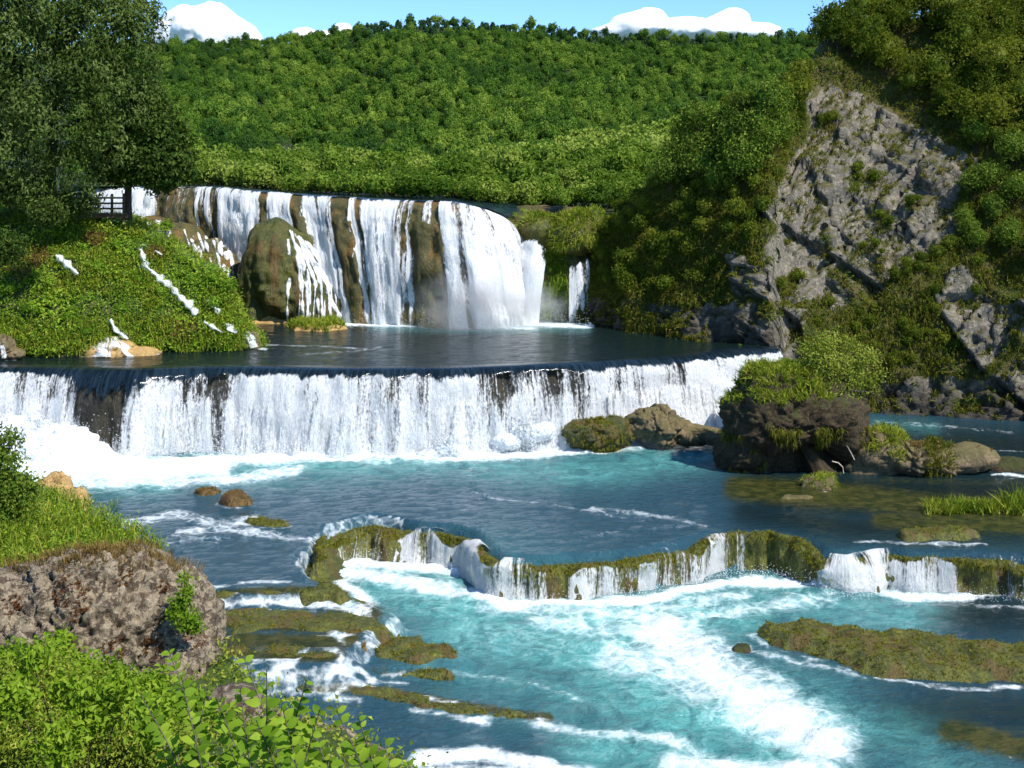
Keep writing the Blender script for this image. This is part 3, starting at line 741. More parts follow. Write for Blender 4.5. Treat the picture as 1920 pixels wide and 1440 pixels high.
# middle pool
mid_w = PZ([a for a, b in MID_LIP], [b for a, b in MID_LIP], ZB)
mx = np.arange(-62, 36, 0.4); lipY = np.interp(mx, mid_w[:, 0], mid_w[:, 1])
tt = np.linspace(0, 1, 120)
Yp = (lipY + 0.9)[:, None] + (150 - lipY - 0.9)[:, None] * tt[None] ** 1.15
Xp = np.broadcast_to(mx[:, None], Yp.shape)
Vp = np.stack([Xp, Yp, 0.035 * fbm(np.stack([Xp * 0.8, Yp * 1.5, 0 * Xp], -1), 3, 9) - 0.012], -1)
px, py = proj(Vp)
foam = strokes(px, py, [([(640, 607), (760, 608), (960, 608), (1110, 611)], 5.5, 1.0), ([(830, 611), (1000, 614)], 6, 0.8), ([(480, 646), (620, 650), (700, 655)], 3, 0.55), ([(560, 665), (680, 657), (720, 650)], 3.5, 0.5), ([(150, 669), (300, 664)], 2.5, 0.7), ([(480, 652), (500, 655)], 4, 0.8), ([(0, 674), (30, 674)], 3, .7), ([(300, 688), (480, 689), (1000, 686)], 1.5, 0.35)])
turq = strokes(px, py, [([(700, 612), (1100, 616)], 9, 0.7)])
zer = np.zeros(px.shape)
Fp = grid_faces(*Xp.shape); Fp = Fp[(px.ravel()[Fp] < 1468).all(1)]
tag(link('river', raw_mesh('river', Vp, Fp, [M['pool']], {'foam': foam, 'turq': turq, 'bed': zer, 'calm': zer + 0.75})), 'dark calm pool between the upper and middle falls', kind='structure')

# upper river
ul = np.array(UP_LIP); uw = P(ul[:, 0], ul[:, 1], ul[:, 2])
rows = [uw + np.array([0, 1.2, 0.0])]
for d in (4, 8, 13, 19):
    r_ = uw + np.array([0, 1.2 + d, 0]); r_[:, 0] += np.linspace(-d * .5, d * .4, len(uw)); rows.append(r_)
Vu = np.stack(rows, 1); z5 = np.zeros(Vu.shape[:2])
tag(link('river', raw_mesh('river', Vu, grid_faces(*Vu.shape[:2]), [M['pool']], {'foam': z5 + 0.3, 'turq': z5, 'bed': z5, 'calm': z5})), 'upper river above the highest falls', kind='structure')

# ------------------------------------------------------------------ falls
def fall_sheet(lip, zbase, prof, step, nv, seed, drift=None, ridge=0.25, push=0.0, sm=6, rough=0.0, lift=0.0):
    """surface that runs over a lip and drops: returns grid, metres across, metres along"""
    L, s = resample(lip, step)
    L = smooth(L, sm)
    Tn = np.gradient(L[:, :2], axis=0); Tn /= np.linalg.norm(Tn, axis=1)[:, None] + 1e-9
    Tn = smooth(Tn, sm * 3)
    O = np.stack([Tn[:, 1], -Tn[:, 0]], 1)                       # lip runs left to right: outward is towards the viewer
    pr = np.array(prof, float); w = np.linspace(0, len(pr) - 1, nv)
    out = smooth(np.interp(w, np.arange(len(pr)), pr[:, 0]), 4); fr = smooth(np.interp(w, np.arange(len(pr)), pr[:, 1]), 4)
    drop = (L[:, 2] - zbase)
    Z = L[:, 2][:, None] - drop[:, None] * fr[None]
    fv = np.concatenate([[0], np.cumsum(np.hypot(np.diff(out), np.diff(fr) * drop.mean()))])
    FU = np.broadcast_to(s[:, None], Z.shape).copy(); FV = np.broadcast_to(fv[None], Z.shape)
    R = ridge * fbm(np.stack([FU * 0.9, FV * 0.10, 0 * FU], -1), 4, seed)
    if rough: R = R + rough * fbm(np.stack([FU * 0.35, Z * 0.35, 0 * FU + 5], -1), 4, seed + 3)
    ev = sstep(0.0, 0.14, fr)[None]
    outm = out[None] + (R + push) * (0.15 + 0.85 * ev)
    XY = L[:, None, :2] + O[:, None] * outm[..., None]
    if drift is not None:
        dr = np.asarray(drift(s, L))[:, None] * (np.clip(fr, 0, 1) ** 0.6)[None]
        XY = XY + Tn[:, None] * dr[..., None]
    return np.concatenate([XY, (Z + lift * (1 - ev))[..., None]], -1), FU, FV, np.broadcast_to(fr[None], Z.shape), L

def curtains(parent, grid, dens, glass, cuts, mat, name='water_curtain'):
    V, FU, FV, FR, L = grid
    nu, nv = FU.shape
    for a, b in cuts:
        i0, i1 = max(a, 0), min(b + 1, nu)
        if i1 - i0 < 3: continue
        sl = slice(i0, i1)
        link(name, raw_mesh(name, V[sl].reshape(-1, 3), grid_faces(i1 - i0, nv), [mat], {'fu': FU[sl], 'fv': FV[sl], 'dens': dens[sl], 'glass': glass[sl]}), parent)

# upper falls
PROF_UP = [(-2.0, 0.0), (-0.9, 0.0), (0, 0.012), (0.8, 0.06), (1.5, 0.15), (2.0, 0.30), (2.25, 0.5), (2.4, 0.75), (2.5, 1.03)]
DR = [(130, 1.0), (400, 4.2), (480, 5.2), (560, 5.6), (650, 4.0), (720, 1.4), (760, 1.0), (800, 1.8), (840, 3.2), (900, 2.4), (960, 0.5)]
UDENS = [(130, .95), (295, 1.0), (305, 0.0), (318, .25), (330, .42), (405, .46), (414, 1.0), (475, 1.0), (484, .25), (495, .3), (502, 1.0), (535, .95), (543, .1), (556, .15), (562, .9), (596, .95), (604, .3), (610, .75), (618, .2), (648, .22), (654, .8), (662, .35), (672, .55), (680, 1.0), (755, 1.0), (768, .6), (776, .55), (781, .02), (818, .02), (823, .85), (838, .9), (843, .35), (858, .4), (864, .97), (925, 1.0), (940, .6), (962, .9)]
uf = thing('upper_waterfall', 'broad high waterfall in white curtains over brown rock below the wooded hill', 'waterfall', tuple(P(700, 605, 130)))
inv = np.array(uf.location)
def localise(gr):
    V = gr[0] - inv
    return (V,) + tuple(gr[1:])
ulip, _ = resample(uw, 0.05)
gr = fall_sheet(uw, -0.5, PROF_UP, 0.13, 54, 11, lambda s, L: ip(proj(L)[0], DR), 0.45, 0.0, 5, 0.5, 0.02)
lpxu = proj(gr[4])[0]
uwarp = lpxu[:, None] + (0.3 + 0.9 * gr[3]) * 13 * fbm(np.stack([gr[1] * 0.45, gr[2] * 0.22, 0 * gr[1]], -1), 4, 113)
xsm = np.arange(100, 1000, 1.0); dsm = smooth(np.interp(xsm, *np.array(UDENS).T), 26)
dens = np.interp(uwarp, xsm, np.clip((dsm - 0.12) * 1.45, 0, 1.05))
thr = vnoise(np.stack([gr[1] * 1.7 + 0.5 * vnoise(np.stack([gr[1] * .2, gr[2] * .15, 0 * gr[1]], -1), 3), gr[2] * 0.05, 0 * gr[1]], -1), 115)
dens = dens + np.where(dens < 0.6, 0.55, 0.0) * sstep(0.42, 0.7, thr) - np.where(dens > 0.7, 0.42, 0) * sstep(0.35, 0.7, vnoise(np.stack([gr[1] * 1.3, gr[2] * 0.06 , 0 * gr[1] + 4], -1), 117))
FRu = gr[3]
dens = dens + 0.22 * (fbm(np.stack([gr[1] * 0.5, gr[2] * 0.12, 0 * gr[1]], -1), 3, 13))
dens = np.where(dens > 0.6, np.clip(dens - 0.06 + 0.12 * FRu, 0, 1.05), dens + 0.02)
glass = np.clip(1.15 - gr[2] / (2.5 + 0.9 * fbm(np.stack([gr[1] * 0.4, 0 * gr[1], 0 * gr[1]], -1), 2, 4)), -0.6, 1)
# rock behind, proud where it shows dry
wall = fall_sheet(uw, -1.0, PROF_UP, 0.30, 60, 11, lambda s, L: ip(proj(L)[0], DR), 0.45, -0.55, 5, 0.6, -0.12)
wd = np.interp(proj(wall[4])[0], *np.array(UDENS).T)
Vwl = wall[0].copy()
bul = (1 - np.clip(wd * 1.4, 0, 1))[:, None] * sstep(0.05, 0.3, wall[3]) * 1.1
Vwl[..., 1] -= bul
Vwl += ((0.5 * fbm(Vwl * np.array([1.1, 1.1, 0.25]), 4, 19) + 0.35 * fbm(Vwl * np.array([3.2, 3.2, 0.7]), 3, 20)) * sstep(0.03, 0.2, wall[3]))[..., None] * np.array([0.2, -1, 0])
link('rock_wall', raw_mesh('rock_wall', (Vwl - inv).reshape(-1, 3), grid_faces(*wall[1].shape), [M['wetrock']]), uf)
edges = [130, 305, 410, 484, 548, 607, 650, 775, 820, 850, 962]
idx = [int(np.argmin(np.abs(lpxu - a))) for a in edges]
curtains(uf, localise(gr), dens, glass, list(zip(idx[:-1], idx[1:])), M['fall_big'])
g2_ = fall_sheet(uw, -0.5, PROF_UP, 0.30, 44, 23, lambda s, L: ip(proj(L)[0], DR) * 1.05, 0.7, 0.45, 5, 0.5, -0.05)
d2 = np.repeat(np.interp(proj(g2_[4])[0], *np.array(UDENS).T)[:, None], 44, 1)
d2 = np.where(d2 > 0.7, d2 * 0.62, 0.18) + 0.3 * fbm(np.stack([g2_[1] * 0.8, g2_[2] * 0.1, 0 * g2_[1]], -1), 3, 29)
link('water_curtain', raw_mesh('water_curtain', localise(g2_)[0].reshape(-1, 3), grid_faces(*g2_[1].shape), [M['fall_big']], {'fu': g2_[1] + 31, 'fv': g2_[2], 'dens': d2 - 1.2 * (1 - sstep(0.04, 0.2, g2_[3])), 'glass': 0 * d2 - 1}), uf)

# middle falls
PROF_MID = [(-1.6, 0.0), (-0.7, 0.0), (0, 0.02), (0.45, 0.08), (0.8, 0.18), (1.15, 0.36), (1.45, 0.6), (1.7, 0.85), (1.85, 1.06)]
mf = thing('middle_waterfall', 'long low curtain of white water across the whole river, midway up the picture', 'waterfall', tuple(PZ(700, 850, ZC)))
inv = np.array(mf.location)
gr = fall_sheet(mid_w, ZC, PROF_MID, 0.16, 40, 31, None, 0.34, 0.0, 14, 0.4, 0.03)
lpxm = proj(gr[4])[0]
MD = [(-420, .8), (0, .8), (150, .85), (166, .6), (180, .2), (232, .2), (250, .7), (262, .74), (330, .74), (420, .70), (480, .92), (520, .74), (600, .72), (640, .82), (700, .68), (780, .8), (900, .74), (1000, .70), (1100, .72), (1200, .8), (1300, .95), (1400, 1.0), (1462, .8)]
dens = np.repeat(np.interp(lpxm, *np.array(MD).T)[:, None], 40, 1) + 0.34 * fbm(np.stack([gr[1] * 0.42, gr[2] * 0.06, 0 * gr[1]], -1), 3, 37) + 0.12 * gr[3] - 0.08
GL = [(-420, 1.2), (60, 1.0), (120, 1.6), (170, 3.6), (205, 4.6), (245, 4.0), (290, 2.6), (350, 2.2), (420, 1.4), (480, 1.0), (640, 1.5), (780, 1.3), (810, 2.0), (850, 1.8), (900, 1.2), (1100, 1.2), (1300, 1.1), (1462, 0.8)]
glen = np.interp(lpxm, *np.array(GL).T)[:, None] * (1 + 0.5 * fbm(np.stack([gr[1] * 0.9, 0 * gr[1], 0 * gr[1]], -1), 3, 44))
glass = np.clip(1.0 - (gr[2] - 1.55) / np.maximum(glen, 0.2), -0.7, 1.0)
wall = fall_sheet(mid_w, ZC - 0.6, PROF_MID, 0.22, 40, 31, None, 0.5, -0.5, 14, 0.6, -0.15)
link('rock_wall', raw_mesh('rock_wall', (wall[0] - inv).reshape(-1, 3), grid_faces(*wall[1].shape), [M['blackrock']]), mf)
edges = [-420, 165, 262, 480, 700, 900, 1120, 1462]
idx = [int(np.argmin(np.abs(lpxm - a))) for a in edges]
curtains(mf, localise(gr), dens, glass, list(zip(idx[:-1], idx[1:])), M['fall_mid'])
g2_ = fall_sheet(mid_w, ZC, PROF_MID, 0.22, 34, 53, None, 0.6, 0.4, 14, 0.3, -0.1)
d2 = np.repeat(np.interp(proj(g2_[4])[0], *np.array(MD).T)[:, None], 34, 1) * 0.62 + 0.4 * fbm(np.stack([g2_[1] * 0.6, g2_[2] * 0.1, 0 * g2_[1]], -1), 3, 57) + 0.25 * g2_[3] - 0.9 * (1 - sstep(0.1, 0.4, g2_[3]))
link('water_curtain', raw_mesh('water_curtain', localise(g2_)[0].reshape(-1, 3), grid_faces(*g2_[1].shape), [M['fall_mid']], {'fu': g2_[1] + 57, 'fv': g2_[2], 'dens': d2, 'glass': 0 * d2 - 1}), mf)

# lower falls
PROF_LOW = [(-0.9, 0.12), (-0.3, 0.0), (0.08, 0.03), (0.28, 0.14), (0.4, 0.35), (0.5, 0.65), (0.55, 1.15)]
low_w = PZ([a for a, b in LOW_LIP], [b for a, b in LOW_LIP], ZC)
low_w, _s = resample(low_w, 0.3)
_t = np.stack([_s * 0.33, 0 * _s, 0 * _s], -1)
low_w[:, 1] += 0.75 * fbm(_t, 3, 141) + 0.3 * fbm(_t * 3.7, 2, 142)
low_w[:, 2] += 0.16 * fbm(_t * 1.4, 3, 143) - 0.04
lf = thing('lower_waterfall', 'low mossy ledge with thin veils of water dropping into the turquoise pool', 'waterfall', tuple(PZ(1100, 1120, ZD)))
inv = np.array(lf.location)
wall = fall_sheet(low_w, ZD, PROF_LOW, 0.10, 40, 63, None, 0.35, 0.0, 16, 0.5, 0.02)
wl = wall[0].copy()
wpx = proj(wall[4])[0][:, None]
hump = ip(wpx, [(600, -.5), (640, -.15), (690, .04), (780, .0), (850, .14), (900, .12), (960, .0), (1250, .05), (1320, .28), (1450, .5), (1505, .40), (1535, -.2), (1560, -.75), (1600, -.85), (1660, -.5), (1695, 0), (1740, .25), (1850, .22), (1950, .3), (2100, .3)]) * np.clip(1.2 - wall[3] * 1.1, 0, 1)
wl[..., 2] += hump * sstep(-1.5, -0.2, np.interp(np.arange(40), [0, 39], [-1.5, 0.8]))[None] * 1.0
v1, v2, vc = voro(wl * np.array([0.9, 0.9, 0.6]), 66)
wl += ((0.34 * fbm(wl * np.array([1.3, 1.3, 0.5]), 4, 65) + 0.30 * (0.45 - v1)) * sstep(-0.05, 0.12, wall[3]))[..., None] * np.array([0, -0.8, 0.45])
wl[..., 2] -= 0.32 * (1 - sstep(0.1, 0.5, wall[3])) * (1 - sstep(1290, 1340, wpx) * (1 - sstep(1500, 1530, wpx)))
_lf = (1 - sstep(740, 830, wpx)); wl[..., 2] -= _lf * 0.3 * (1 - wall[3]); wl[..., 1] -= _lf * 1.1 * np.clip(wall[3], 0, 1)
link('mossy_ledge', raw_mesh('mossy_ledge', (wl - inv).reshape(-1, 3), grid_faces(*wall[1].shape), [M['ledgemoss']]), lf)
gr = fall_sheet(low_w, ZD - 0.1, PROF_LOW, 0.10, 36, 63, None, 0.30, 0.16, 16, 0.5, 0.10)
Vg = gr[0].copy(); gpx = proj(gr[4])[0][:, None]
Vg[..., 2] += ip(gpx, [(600, -.5), (640, -.15), (690, .04), (780, .0), (850, .14), (900, .12), (960, .0), (1250, .05), (1320, .28), (1450, .5), (1505, .40), (1535, -.2), (1560, -.75), (1600, -.85), (1660, -.5), (1695, 0), (1740, .25), (1850, .22), (1950, .3), (2100, .3)]) * np.clip(1.2 - gr[3] * 1.1, 0, 1) * sstep(0, 22, np.arange(36))[None]
LD = [(560, .6), (600, .62), (660, .48), (740, .45), (770, .75), (800, .55), (840, .95), (880, 1.0), (905, .85), (940, .62), (1010, .55), (1060, .35), (1075, .75), (1120, .65), (1160, .4), (1200, .7), (1260, .55), (1300, .9), (1340, .8), (1365, .35), (1390, .55), (1410, .25), (1530, .12), (1545, .7), (1600, .72), (1680, .7), (1700, .62), (1780, .66), (1800, .3), (1850, .5), (1950, .35), (2100, .5)]
dens = np.repeat(np.interp(gpx[:, 0], *np.array(LD).T)[:, None], 36, 1)
start = 0.10 + 0.20 * fbm(np.stack([gr[1] * 0.7, 0 * gr[1], 0 * gr[1]], -1), 3, 68) + 0.12 * np.sin(gr[1] * 1.3)
dens = dens + 0.3 * fbm(np.stack([gr[1] * 0.9, gr[2] * 0.1, 0 * gr[1]], -1), 3, 67) - 0.06 - 0.9 * (1 - sstep(start - 0.1, start + 0.12, gr[3])) + 0.12 * gr[3]
chute = sstep(1535, 1556, gpx) * (1 - sstep(1660, 1695, gpx))
glass = -0.8 + chute * 1.1 * np.clip(1.25 - gr[2] / 1.3, 0, 1)
dens = dens + chute * (0.35 + 0.5 * (1 - gr[3]))
cuts_e = [560, 760, 910, 1068, 1300, 1545, 1690, 2100]
idx = [int(np.argmin(np.abs(gpx[:, 0] - a))) for a in cuts_e]
_lf = (1 - sstep(740, 830, gpx)); Vg[..., 2] -= _lf * 0.3 * (1 - gr[3]); Vg[..., 1] -= _lf * 1.1 * np.clip(gr[3], 0, 1)
curtains(lf, (Vg - inv,) + tuple(gr[1:]), dens, glass, list(zip(idx[:-1], idx[1:])), M['fall_low'])

LWV, LWN = None, None
_o = [c for c in lf.children if c.name.startswith('mossy_ledge')][0]
_n = len(_o.data.vertices); LWV = np.empty(_n * 3); LWN = np.empty(_n * 3)
_o.data.vertices.foreach_get('co', LWV); _o.data.vertices.foreach_get('normal', LWN)
LWV = LWV.reshape(-1, 3) + inv; LWN = LWN.reshape(-1, 3)
LWF = wall[3].ravel()
# ------------------------------------------------------------------ rocks
def surf(me):
    n = len(me.vertices); V = np.empty(n * 3); N_ = np.empty(n * 3)
    me.vertices.foreach_get('co', V); me.vertices.foreach_get('normal', N_)
    return V.reshape(-1, 3), N_.reshape(-1, 3)
def bvh_of(V, F): return BVHTree.FromPolygons([tuple(v) for v in np.asarray(V).reshape(-1, 3)], [tuple(int(a) for a in f) for f in F])
def tufts(C, Nn, blades=9, length=0.6, width=0.05, spread=0.8, droop=0.5, r=None, up=0.0):
    """grass tufts: three triangles to a blade"""
    r = r or rng
    C = np.repeat(C, blades, 0); n = len(C); Nn = np.repeat(Nn, blades, 0)
    d = unit(unit(Nn) + np.array([0, 0, up]) + spread * r.normal(size=(n, 3)) * np.array([1, 1, 0.45]))
    L = length * r.uniform(0.55, 1.3, (n, 1))
    base = C + r.normal(size=(n, 3)) * length * 0.16
    s = unit(np.cross(d, r.normal(size=(n, 3)))) * width * r.uniform(0.7, 1.4, (n, 1))
    mid = base + d * L * 0.55
    tip = base + d * L + np.array([0, 0, -1.0]) * L * droop * r.uniform(0.3, 1.2, (n, 1))
    V = np.stack([base - s, base + s, mid + s * 0.7, mid - s * 0.7, tip], 1).reshape(-1, 3)
    o = np.arange(n)[:, None] * 5
    F = np.concatenate([o + [0, 1, 2], o + [0, 2, 3], o + [3, 2, 4]])
    return V, F, np.repeat(r.random(n), 5)
def slab_mesh(poly, z, top, depth=1.2, seed=0, edge=0.7, amp=0.25, freq=0.8, step=0.22, zfun=None):
    """rock that stands a little out of the water: outline given on the water plane"""
    pl = plan(poly, z)
    a = np.array(pl); x0, y0 = a.min(0) - 1.5; x1, y1 = a.max(0) + 1.5
    step = max(step, math.sqrt((x1 - x0) * (y1 - y0) / 22000))
    X, Y = np.meshgrid(np.arange(x0, x1, step), np.arange(y0, y1, step), indexing='ij')
    wx = X + 0.45 * n2(X * 0.8, Y * 0.8, 3, seed); wy = Y + 0.45 * n2(X * 0.8, Y * 0.8, 3, seed + 1)
    d = dpoly(wx, wy, pl + pl[:1]); d = np.where(inpoly(wx, wy, pl), d, -d)
    edge = min(edge, 0.4 * max(float(d.max()), 0.1))
    h = (top + depth) * sstep(-0.55 * edge, edge, d) ** 0.7 - depth
    h = h + amp * fbm(np.stack([X * freq, Y * freq, 0 * X], -1), 5, seed) * sstep(-edge, edge * 0.5, d) * 1.5
    V = np.stack([X, Y, z + h], -1)
    F = grid_faces(*X.shape); F = F[(d.ravel()[F] > -0.8).all(1)]
    Vc, Fc, at = compact(V.reshape(-1, 3), F, {'d': d})
    return Vc, Fc, at['d']
def put(name, V, F, mat, label, cat, group=None, attrs=None, smooth=True):
    """a thing that is one mesh, its origin at its foot"""
    V = np.asarray(V, float).reshape(-1, 3)
    c = np.array([V[:, 0].mean(), V[:, 1].mean(), V[:, 2].min()])
    return tag(link(name, raw_mesh(name, V - c, F, [mat], attrs, smooth), None, c), label, cat, group)
def part(name, V, F, mat, parent, attrs=None, smooth=True, kind=None):
    V = np.asarray(V, float).reshape(-1, 3) - np.array(parent.location)
    o = link(name, raw_mesh(name, V, F, [mat], attrs, smooth), parent)
    if kind: o['kind'] = kind
    return o
def lob(px, py, Y, rx, ry, rz): return (P(px, py, Y), (rx, ry, rz))
def px2m(d, Y): return d * Y / FPX
def ribbon(bv, line, w, off=0.12, seed=0, amp=0.12, step=2.0, solid=0.70):
    """stream laid on a surface along a line of photo pixels; w = half width in metres at each point"""
    L, s = resample(np.array(line, float), step)
    W = np.interp(np.linspace(0, 1, len(L)), np.linspace(0, 1, len(w)), w)
    pts = []; cam0 = Vector((0, 0, HC))
    rowsV = []; last = None
    NK = 7 if max(w) < 0.8 else 15
    k = np.linspace(-1, 1, NK)
    for i in range(len(L)):
        row = []
        for kk in k:
            wpx = W[i] * (1 + amp * math.sin(i * 0.7 + seed)) * kk / (px2m(1, 115))
            t = L[min(i + 1, len(L) - 1)] - L[max(i - 1, 0)]; t = t / (np.hypot(*t) + 1e-6)
            q = P(L[i, 0] - t[1] * wpx * -1, L[i, 1] + t[0] * wpx * -1, 100.0)
            d = (Vector(q) - cam0).normalized()
            hit, nrm, _, dist = bv.ray_cast(cam0, d)
            if hit is None: hit = Vector(last) if last is not None else None
            if hit is None: row.append(None); continue
            last = hit
            row.append(np.array(hit) - np.array(d) * off * (1.3 - kk * kk))
        if any(r_ is None for r_ in row): continue
        rowsV.append(np.array(row))
    if len(rowsV) < 2: return np.zeros((0, 3)), np.zeros((0, 4), int), {}
    V = np.array(rowsV); n = len(V)
    fv = np.concatenate([[0], np.cumsum(np.linalg.norm(np.diff(V[:, NK // 2], axis=0), axis=1))])
    FU = np.broadcast_to((k * np.mean(w))[None], (n, NK)); FV = np.broadcast_to(fv[:, None], (n, NK))
    dens = np.broadcast_to((0.62 - 0.55 * k ** 6 if max(w) >= 0.8 else solid - 0.55 * k ** 2)[None], (n, NK)) + 0.45 * vnoise(np.stack([FV * 0.8, FU * 2 + seed, 0 * FU], -1), seed)
    return V, grid_faces(n, NK), {'fu': FU + seed * 3, 'fv': FV, 'dens': dens, 'glass': 0 * FU - 1}

_c = np.where((LWF > 0.0) & (LWF < 0.32) & (proj(LWV)[0] < 2000))[0]
_s = rng.choice(_c, 2600)
Vt, Ft, tt_ = tufts(LWV[_s], LWN[_s] * np.where(LWN[_s][:, 1:2] > 0, -1, 1), 7, 0.26, 0.016, 0.7, 1.2)
part('moss_fringe', Vt, Ft, M['mossgrass'], lf, {'tint': tt_}, True, 'stuff')
# mossy boulder in front of the upper falls
bo = thing('mossy_boulder', 'huge moss covered boulder under the left half of the upper falls', 'boulder', tuple(P(540, 605, 131)))
lobes = [lob(520, 520, 133, 3.9, 4.2, 5.6), lob(490, 540, 132.5, 2.2, 3, 5.2), lob(560, 560, 133, 4.4, 4, 5.2), lob(600, 590, 133, 4.0, 3.6, 4.4), lob(555, 500, 134, 4.0, 4, 3.6), lob(625, 605, 134, 3.2, 3.5, 3.2)]
V, F = star_rock(P(535, 550, 133), lobes, 120, 80, 5, 0.8, 0.4)
V += (0.7 * fbm(V * np.array([0.9, 0.9, 0.25]), 4, 8))[:, None] * np.array([0, -1, 0])
part('boulder_rock', V, F, M['moss'], bo)
bbv = bvh_of(V, F)
for i, (ln, w) in enumerate([
                             ([(540, 448), (546, 500), (540, 545), (538, 606)], [.25, .25, .16, .14]), ([(590, 500), (610, 540), (628, 575), (646, 606)], [.3, .3, .25, .25]), ([(576, 500), (580, 545), (574, 604)], [.18, .15, .1]),
                             ([(575, 452), (592, 476), (600, 500)], [.15, .2, .2]), ([(566, 520), (586, 560), (590, 604)], [.12, .16, .12])]):
    V, F, at = ribbon(bbv, ln, w, 0.14, i + 3)
    part('water_strand', V, F, M['trickle'], bo, at)

_r = np.random.default_rng(77)
for i in range(13):
    ln = [(543 + i * 3.2, 431 + i * 2.2), (555 + i * 5.5 + _r.uniform(-3, 3), 470 + i * 4.5), (563 + i * 6.6 + _r.uniform(-4, 4), 535), (562 + i * 7.0 + _r.uniform(-4, 4), 607)]
    V, F, at = ribbon(bbv, ln, [.12, _r.uniform(.1, .3), _r.uniform(.08, .24), _r.uniform(.06, .2)], 0.12, i + 90, solid=0.9)
    if len(F): part('water_strand', V, F, M['trickle'], bo, at)
# right end of the upper falls
ms = thing('mossy_outcrop', 'green mossy outcrop with a small fall at the right end of the upper falls', 'rock', tuple(P(1040, 606, 131)))
V, F = star_rock(P(1050, 520, 136), [lob(1050, 530, 137, 5.6, 4.2, 6.2), lob(1000, 500, 138, 3.6, 3, 5.5), lob(1040, 590, 135.5, 4.6, 3, 5), lob(1090, 560, 136, 3.5, 4, 6), lob(1090, 450, 138, 3.0, 3.5, 3.2), lob(985, 450, 139, 2.5, 3, 3.0)], 96, 70, 15, 0.45, 0.4)
part('outcrop_rock', V, F, M['moss'], ms)
V, F = star_rock(P(1012, 425, 134), [lob(1010, 432, 134, 2.6, 2.2, 1.6), lob(985, 425, 135, 1.8, 2, 1.7)], 48, 32, 17, 0.25, 0.8)
part('moss_hump', V, F, M['ledgemoss'], ms)
me_h = (V, F)
V, F = star_rock(P(1080, 440, 133.5), [lob(1078, 440, 133.5, 3.0, 2.6, 2.3), lob(1110, 430, 134, 1.8, 2, 2.0)], 48, 32, 18, 0.3, 0.8)
part('grassy_cap', V, F, M['ledgemoss'], ms)
cap_v = V; cap_f = F
_ov, _on = surf(bpy.data.objects['outcrop_rock'].data); _ov = _ov + np.array(ms.location); _ox, _oy = proj(_ov)
_oc = np.where((_ox > 1008) & (_ox < 1064) & (_oy > 470) & (_on[:, 1] < 0.1))[0]; _oc = rng.choice(_oc, 700)
Vt, Ft, tt_ = tufts(_ov[_oc], _on[_oc], 8, 0.5, 0.035, 0.6, 1.0)
part('hanging_moss', Vt, Ft, M['herb'], ms, {'tint': tt_}, True, 'stuff')
sf = thing('side_waterfall', 'bulging white fall at the right corner of the upper falls', 'waterfall', tuple(P(990, 606, 129)))
inv = np.array(sf.location)
LP = np.array([P(950, 480, 134.5), P(966, 460, 132.5), P(985, 443, 131), P(1010, 434, 130.2), P(1028, 440, 130.6)])
gr = fall_sheet(LP, -0.4, [(-1, 0), (-.3, 0), (.1, .03), (.5, .12), (.9, .3), (1.2, .6), (1.4, 1.03)], 0.16, 34, 81, lambda s, L: -1.6 + 0 * s, 0.4, 0.1, 6, 0.6)
dn_ = 0.72 + 0.5 * fbm(np.stack([gr[1] * .9, gr[2] * .15, 0 * gr[1]], -1), 3, 82) - 0.8 * (1 - sstep(.02, .16, gr[3] + .1 * fbm(np.stack([gr[1] * 1.2, 0 * gr[1], 0 * gr[1]], -1), 2, 8)))
curtains(sf, localise(gr), dn_, 0 * dn_ - 1, [(0, 200)], M['fall_big'])
tf = thing('side_waterfall', 'narrow straight white fall beside the dark cliff right of the upper falls', 'waterfall', tuple(P(1085, 606, 130)))
inv = np.array(tf.location)
LP = np.array([P(1062, 483, 131.5), P(1085, 482, 131.2), P(1106, 483, 131.8)])
gr = fall_sheet(LP, -0.4, [(-1, 0), (-.3, 0), (.1, .03), (.35, .12), (.5, .3), (.6, .6), (.7, 1.03)], 0.1, 34, 83, lambda s, L: 0 * s, 0.25, 0.0, 3)
dn_ = 0.72 + 0.6 * fbm(np.stack([gr[1] * 1.6, gr[2] * .15, 0 * gr[1]], -1), 3, 84) - 0.5 * (1 - sstep(.02, .12, gr[3] + .1 * fbm(np.stack([gr[1] * 1.2, 0 * gr[1], 0 * gr[1]], -1), 2, 8)))
dn_[:4] -= 0.5; dn_[-3:] -= 0.4
curtains(tf, localise(gr), dn_, 0 * dn_ - 1, [(0, 200)], M['fall_big'])
wf = thing('rock_ledge', 'wet brown rock ledge with thin threads of water behind the grassy outcrop', 'rock', tuple(P(1010, 420, 141)))
V, F = star_rock(P(1020, 412, 143), [lob(1000, 412, 143, 5, 3, 1.6), lob(1060, 415, 143, 4, 3, 1.7)], 60, 30, 19, 0.3, 0.7)
part('ledge_rock', V, F, M['wetrock'], wf)
bv = bvh_of(V, F)
for i, x in enumerate((945, 968, 985)):
    try:
        V, F, at = ribbon(bv, [(x, 393), (x + 2, 404), (x + 4, 418)], [.5, .7, .7], 0.1, 40 + i)
        part('water_strand', V, F, M['trickle'], wf, at)
    except Exception: pass

